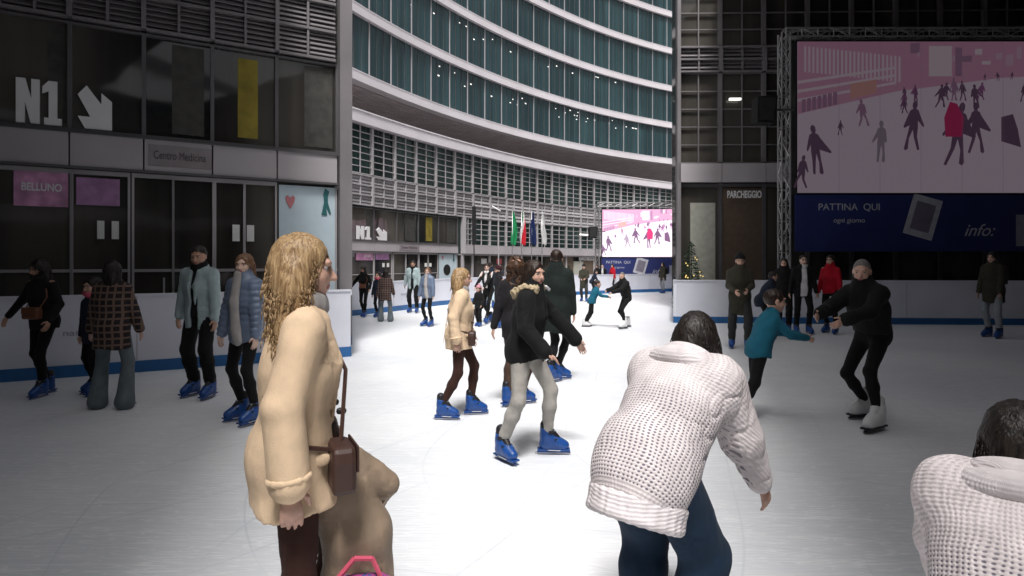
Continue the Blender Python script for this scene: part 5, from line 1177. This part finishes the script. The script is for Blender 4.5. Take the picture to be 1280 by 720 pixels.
def whiteshirt(key, label, px, fy, top): person(key, label, px, fy, top, 170, G1, f=False, hair='short', hm=H_BLACK, skin=SK3, tm=c_blk_tr, leg='jeans', fl=(-.12,.1,0), hl=(-.28,.04,.9), hr=(.28,.04,.9), tops=[('shirt', c_white, dict(grow=-.004, hem=.84, sleeve=.04, cuff=.03)), ('jacket', c_black, dict(grow=.024, hem=.82, openw=.075))])
def redgirl(key, label, px, fy, top): person(key, label, px, fy, top, 130, G1, hair='tail', hm=H_DKBR, skin=SK1, tm=c_blk_tr, fl=(-.12,.08,0), fr=(.15,-.1,0), hl=(-.24,.1,.92), hr=(.26,.05,.9), tops=[('sweater', c_red, dict(grow=.012, hem=.88, collar='high'))])
def greencoat(key, label, px, fy, top, face=115):
    i = person(key, label, px, fy, top, face, G1, hair='bob', hm=H_BLACK, skin=SK1, tm=c_paleb if False else cloth('pale_grey_trousers',(.30,.32,.34)), leg='jeans', fl=(-.12,.06,0), fr=(.12,-.02,0), hl=(-.2,.16,.86), hr=(.22,.12,.88), tops=[('coat', c_olive, dict(grow=.036, hem=.72, collar='hood'))])
    mb = MB(); mb.prism([(-.13,-.2),(.13,-.2),(.15,.1),(.10,.2),(-.10,.2),(-.15,.1)], -.07, .07)
    w_ = world_of(i, i['ch']-i['Fs']*.23); r = thing('backpack', label.split(' ')[0]+' black backpack on the person in the olive hooded coat', 'backpack', w_, i['root'].rotation_euler.z, None, i['s']); mb.build('pack', M_skd, r, bevel=.03)
    mb = MB(); mb.prism([(-.09,-.17),(.09,-.17),(.09,-.02),(-.09,-.02)], -.10, -.07); mb.build('front_pocket', M_skd, r, bevel=.015)
    mb = MB()
    for sx in (-1,1): mb.tube((sx*.09,.05,.17),(sx*.10,.20,.16),.014,n=6); mb.tube((sx*.10,.20,.16),(sx*.12,.36,.02),.014,n=6); mb.tube((sx*.12,.36,.02),(sx*.13,.05,-.18),.012,n=6)
    mb.build('strap', M_skd, r)
hatman('hat_far', 'distant man in dark cap and long olive coat on the far ice', 730, 377, 330)
leaner('lean_far', 'distant person in navy coat leaning forward beside the far barrier', 742, 370, 336)
darkperson('dark_far', 'distant person in black standing left of the white-shirted man', 746.5, 365.5, 331)
whiteshirt('white_far', 'distant man in open black jacket over white shirt below the pink screen', 753, 366, 330)
redgirl('red_far', 'distant woman in red sweater below the pink screen', 766, 366.5, 330)
greencoat('green_far', 'distant person in olive hooded coat standing far below the pink screen', 829, 366.5, 328)
def pull_pair(k, pxc, pxm, fyc, topc, fym, topm, lab1, lab2, hm_=.0):
    person('kid'+k, lab1, pxc, fyc, topc, -90, G1, child=True, f=False, hair='short', hm=H_DKBR, skin=SK1, tm=c_blk_tr, leg='jeans', skate='w', fl=(-.07,-.08,0), fr=(.07,-.16,0), pel=(0,.08,0), lean=22, hp=6, hl=(-.12,.66,1.12), hr=(.10,.66,1.10), pl=(-.6,-.2,-1), pr=(.6,-.2,-1), tops=[('sweater', c_teal, dict(grow=.036, hem=.86, sleeve=.05, cuff=.04))])
    person('man'+k, lab2, pxm, fym, topm, 112, G1, f=False, hair='bald', hm=H_GREY, skin=SK1, tm=c_blk_tr, leg='slim', skate='w', fl=(-.22,.18,0), fr=(.16,-.16,0), pel=(-.02,-.06,0), dip=.09, lean=16, hp=12, hyaw=30, hl=(-.16,.50,1.06), hr=(.10,.52,1.10), pl=(-.8,-.3,-1), pr=(.8,-.3,-1), tops=[('jacket', c_black, dict(grow=.042, hem=.90, collar='high', sleeve=.068, cuff=.055, wr_amp=.013))])
pull_pair('_far', 737, 781, 408.5, 348, 410, 334, 'child in teal sweater and white skates holding hands with the nearer bald man in mid ice' if False else 'distant child in teal sweater and white skates reaching right to the bald man', 'distant bald man in black jacket and white skates leading the teal child')
# ---------------- nearer skaters, left side
bag_woman('bag_near', 'nearer woman in black coat at far left, tan bag at her waist', 64, 494, 322, 'tan leather bag at the waist of the woman in black by the near left barrier')
scarf_child('scarf_near', 'child in dark coat and pink scarf behind the nearer plaid coat', 119, 492, 347)
plaid_woman('plaid_near', 'nearer long-haired person in plaid coat and flared jeans', 141, 510, 325)
denim_man('denim_near', 'nearer bearded man in open pale denim jacket and black trousers beside the N1 wing doors', 250, 496, 306)
puffer_girl('puffer_near', 'nearer girl in blue-grey puffer jacket and grey scarf right of the denim jacket man', 308, 528, 316)
blonde('blonde_near', 'large near blonde woman in long camel coat at the left', 360, 900, 299, -64, Y=2.1, H=1.72, hlen=1.25, cg=.016, bagl='large near blonde woman', q=0, fl=(-.08,.16,0), fr=(.10,-.10,0))
# ---------------- nearer skaters, right side
hatman('hat_near', 'nearer man in dark cap and long olive coat on the right side of the ice', 926, 437, 316)
leaner('lean_near', 'nearer person in navy coat leaning forward behind the teal child on the right', 958, 424, 334)
darkperson('dark_near', 'nearer person in black standing left of the white-shirted man by the right barrier', 980, 415, 322)
whiteshirt('white_near', 'nearer man in open black jacket over white shirt by the right barrier', 1003, 417, 318)
redgirl('red_near', 'nearer woman in bright red sweater by the right barrier', 1039, 417, 318)
greencoat('green_near', 'nearer person in olive hooded coat standing at the far right barrier', 1242, 422, 314)
pull_pair('_near', 940, 1084, 528, 356, 530, 306, 'nearer child in teal sweater and white skates, arms reaching right', 'nearer bald man in black jacket and white skates holding the hands of the teal child')
# ---------------- foreground
def sweater(key, label, px, Y, H, face, **kw):
    d = dict(Y=Y, H=H, hair='long', hlen=.45, hm=H_BLACK, tm=c_denim, leg='wide', lean=44, fl=(-.13,.02,0), fr=(.13,-.02,0), dip=.05, hp=30, hl=(-.22,.55,.80), hr=(.26,.42,.72), q=0, tops=[])
    d.update(kw); i = person(key, label, px, 0, 0, face, None, **d)
    P, T, ch, nk, sc2 = i['P'], i['T'], i['ch'], i['nk'], i['sc']; Fw, Xl = i['Fw'], i['Xl']
    g = Grid(i['lo']-.08, i['hi']+.08, .0085)
    g.ell(P-Fw*.03+T*.02, (.205,.19,.19), None, .06); g.cone(P-T*.06, ch, .192, .190, .08, .88, Fw); g.cone(ch, sc2-T*.04, .190, .14, .08, .85, Fw); g.cone(i['SL']-T*.03, i['SR']-T*.03, .10, .10, .08)
    S, X, Y_, Z = g.sl(i['lo']-1, i['hi']+1, 0); tl = nv(T*.6+np.array((0,0,.55))); hp_ = P-tl*.17; g.cut(S, (-((X-f32(hp_[0]))*f32(tl[0])+(Y_-f32(hp_[1]))*f32(tl[1])+(Z-f32(hp_[2]))*f32(tl[2]))).astype(f32), .015)
    for Sh, el, wr, sgn in i['arms']: g.cone(Sh, el, .10, .085, .06); g.cone(el, el+(wr-el)*.95, .085, .055, .03)
    V, Fc = g.mesh(); N = vert_normals(V, Fc); V = wrinkle(V, N, .013, 6, 3); V = wrinkle(V, N, .004, 18, 5)
    # frame of the sweater: local z along the spine, so the knit rows follow the body
    Rm = np.stack([Xl, np.cross(T, Xl), T], 1); c0 = ch
    V2 = (V-c0)@Rm
    sw = link_mesh('sweater', (V2, Fc), c_knit, i['root']); M4 = Matrix(((*Rm[0],c0[0]),(*Rm[1],c0[1]),(*Rm[2],c0[2]),(0,0,0,1))); sw.matrix_local = M4
    # ribbed welt
    def ring(c_, rx, ry, r_, name, m_, n_=28, ax1=Xl, ax2=None, tl=tl):
        ax2 = nv(np.cross(tl, ax1)); pts = [c_+ax1*rx*math.cos(a)+ax2*ry*math.sin(a) for a in np.linspace(0, 2*math.pi, n_)]; return pts
    g = Grid(i['lo']-.08, i['hi']+.08, .0075)
    for dz_, q_ in ((0,0),(.024,.003),(.048,.005),(.070,.003)):
        pts = ring(P-Fw*.015-tl*(.125+dz_), .180-q_, .170-q_, .02, 'welt', c_knits)
        for a_, b_ in zip(pts[:-1], pts[1:]): g.cone(a_, b_, .019, .019, .012)
    V, Fc = g.mesh(); link_mesh('welt', (V, Fc), c_knits, i['root'])

    pts = ring(nk+T*.0-Fw*.02, .095, .085, .02, 'collar', c_knits, 20, tl=T); chain(i, 'collar', pts, .034, c_knits, None, vx=.75)
    pts = ring(nk-T*.05-Fw*.03, .125, .10, .02, 'collar', c_knits, 20, tl=T); chain(i, 'hood', [p for p in pts if (p-nk)@Fw < .02], .040, c_knits, None, vx=.75)
    return i
sweater('sweater', 'bent-over woman in cream open-knit sweater and dark jeans, centre right foreground', 835, 2.3, 1.60, -44)
sweater('sweater_near', 'dark-haired girl in cream knit sweater crouching in the bottom right corner', 1272, 1.32, 1.38, -40, lean=32, hlen=1.0)
# child in tan down coat at bottom left of centre
i = person('tan', 'child in tan padded coat half hidden behind the large near blonde woman', 446, 0, 0, 16, None, Y=2.2, H=1.10, side=-22, child=True, headk=1.12, hair='bob', hm=H_BROWN, tm=c_denim, leg='jeans', q=0, hr=(.13,.24,1.08), pr=(1,-.25,-.5), hl=(-.2,.3,.95), tops=[('coat', c_beige2, dict(grow=.035, hem=.66, collar='std', sleeve=.078, cuff=.060, flare=.03, wr_amp=.010))])
el, wr = i['arms'][1][1], i['arms'][1][2]; sd_ = nv(np.cross(wr-el, (0,1,0)))
for t in (.25, .75):
    c_ = el+(wr-el)*t+np.array((.02,-.094,.0)); patch(i, 'snap_button', c_, c_+np.array((0,-.012,0)), .013, .013, M_gold)
w_ = Vector((-.50,2.06,.43))
r = thing('shoulder_bag', 'bright pink and blue patterned bag at the side of the tan-coated child', 'bag', w_, R(10)); mb = MB(); mb.prism([(-.14,-.10),(.10,-.10),(.12,.05),(.05,.09),(-.12,.09)], -.05, .05)
mp = bpy.data.materials.new('pink_pattern'); mp.use_nodes = True; n_ = mp.node_tree; tc = node(n_, 'ShaderNodeTexCoord'); vo = node(n_, 'ShaderNodeTexVoronoi'); vo.inputs['Scale'].default_value = 60; n_.links.new(tc.outputs['Object'], vo.inputs['Vector']); rp = node(n_, 'ShaderNodeValToRGB'); e = rp.color_ramp.elements; e[0].color = (.05,.08,.28,1); e[0].position = .3; e[1].color = (.42,.06,.25,1); e[1].position = .5; n_.links.new(vo.outputs['Distance'], rp.inputs[0]); n_.links.new(rp.outputs[0], n_.nodes['Principled BSDF'].inputs['Base Color'])
mb.build('bag_body', mp, r, bevel=.02); mb = MB(); mb.tube((-.10,0,.09),(-.04,0,.16),.009,n=6); mb.tube((-.04,0,.16),(.02,0,.155),.009,n=6); mb.tube((.02,0,.155),(.05,0,.085),.009,n=6); mb.build('handle', c_pinksc, r)
for k_ in list(SKATES.values()):
    if k_.parent is None: 
        for ch_ in list(k_.children): bpy.data.objects.remove(ch_)
        bpy.data.objects.remove(k_)
bpy.context.view_layer.update()
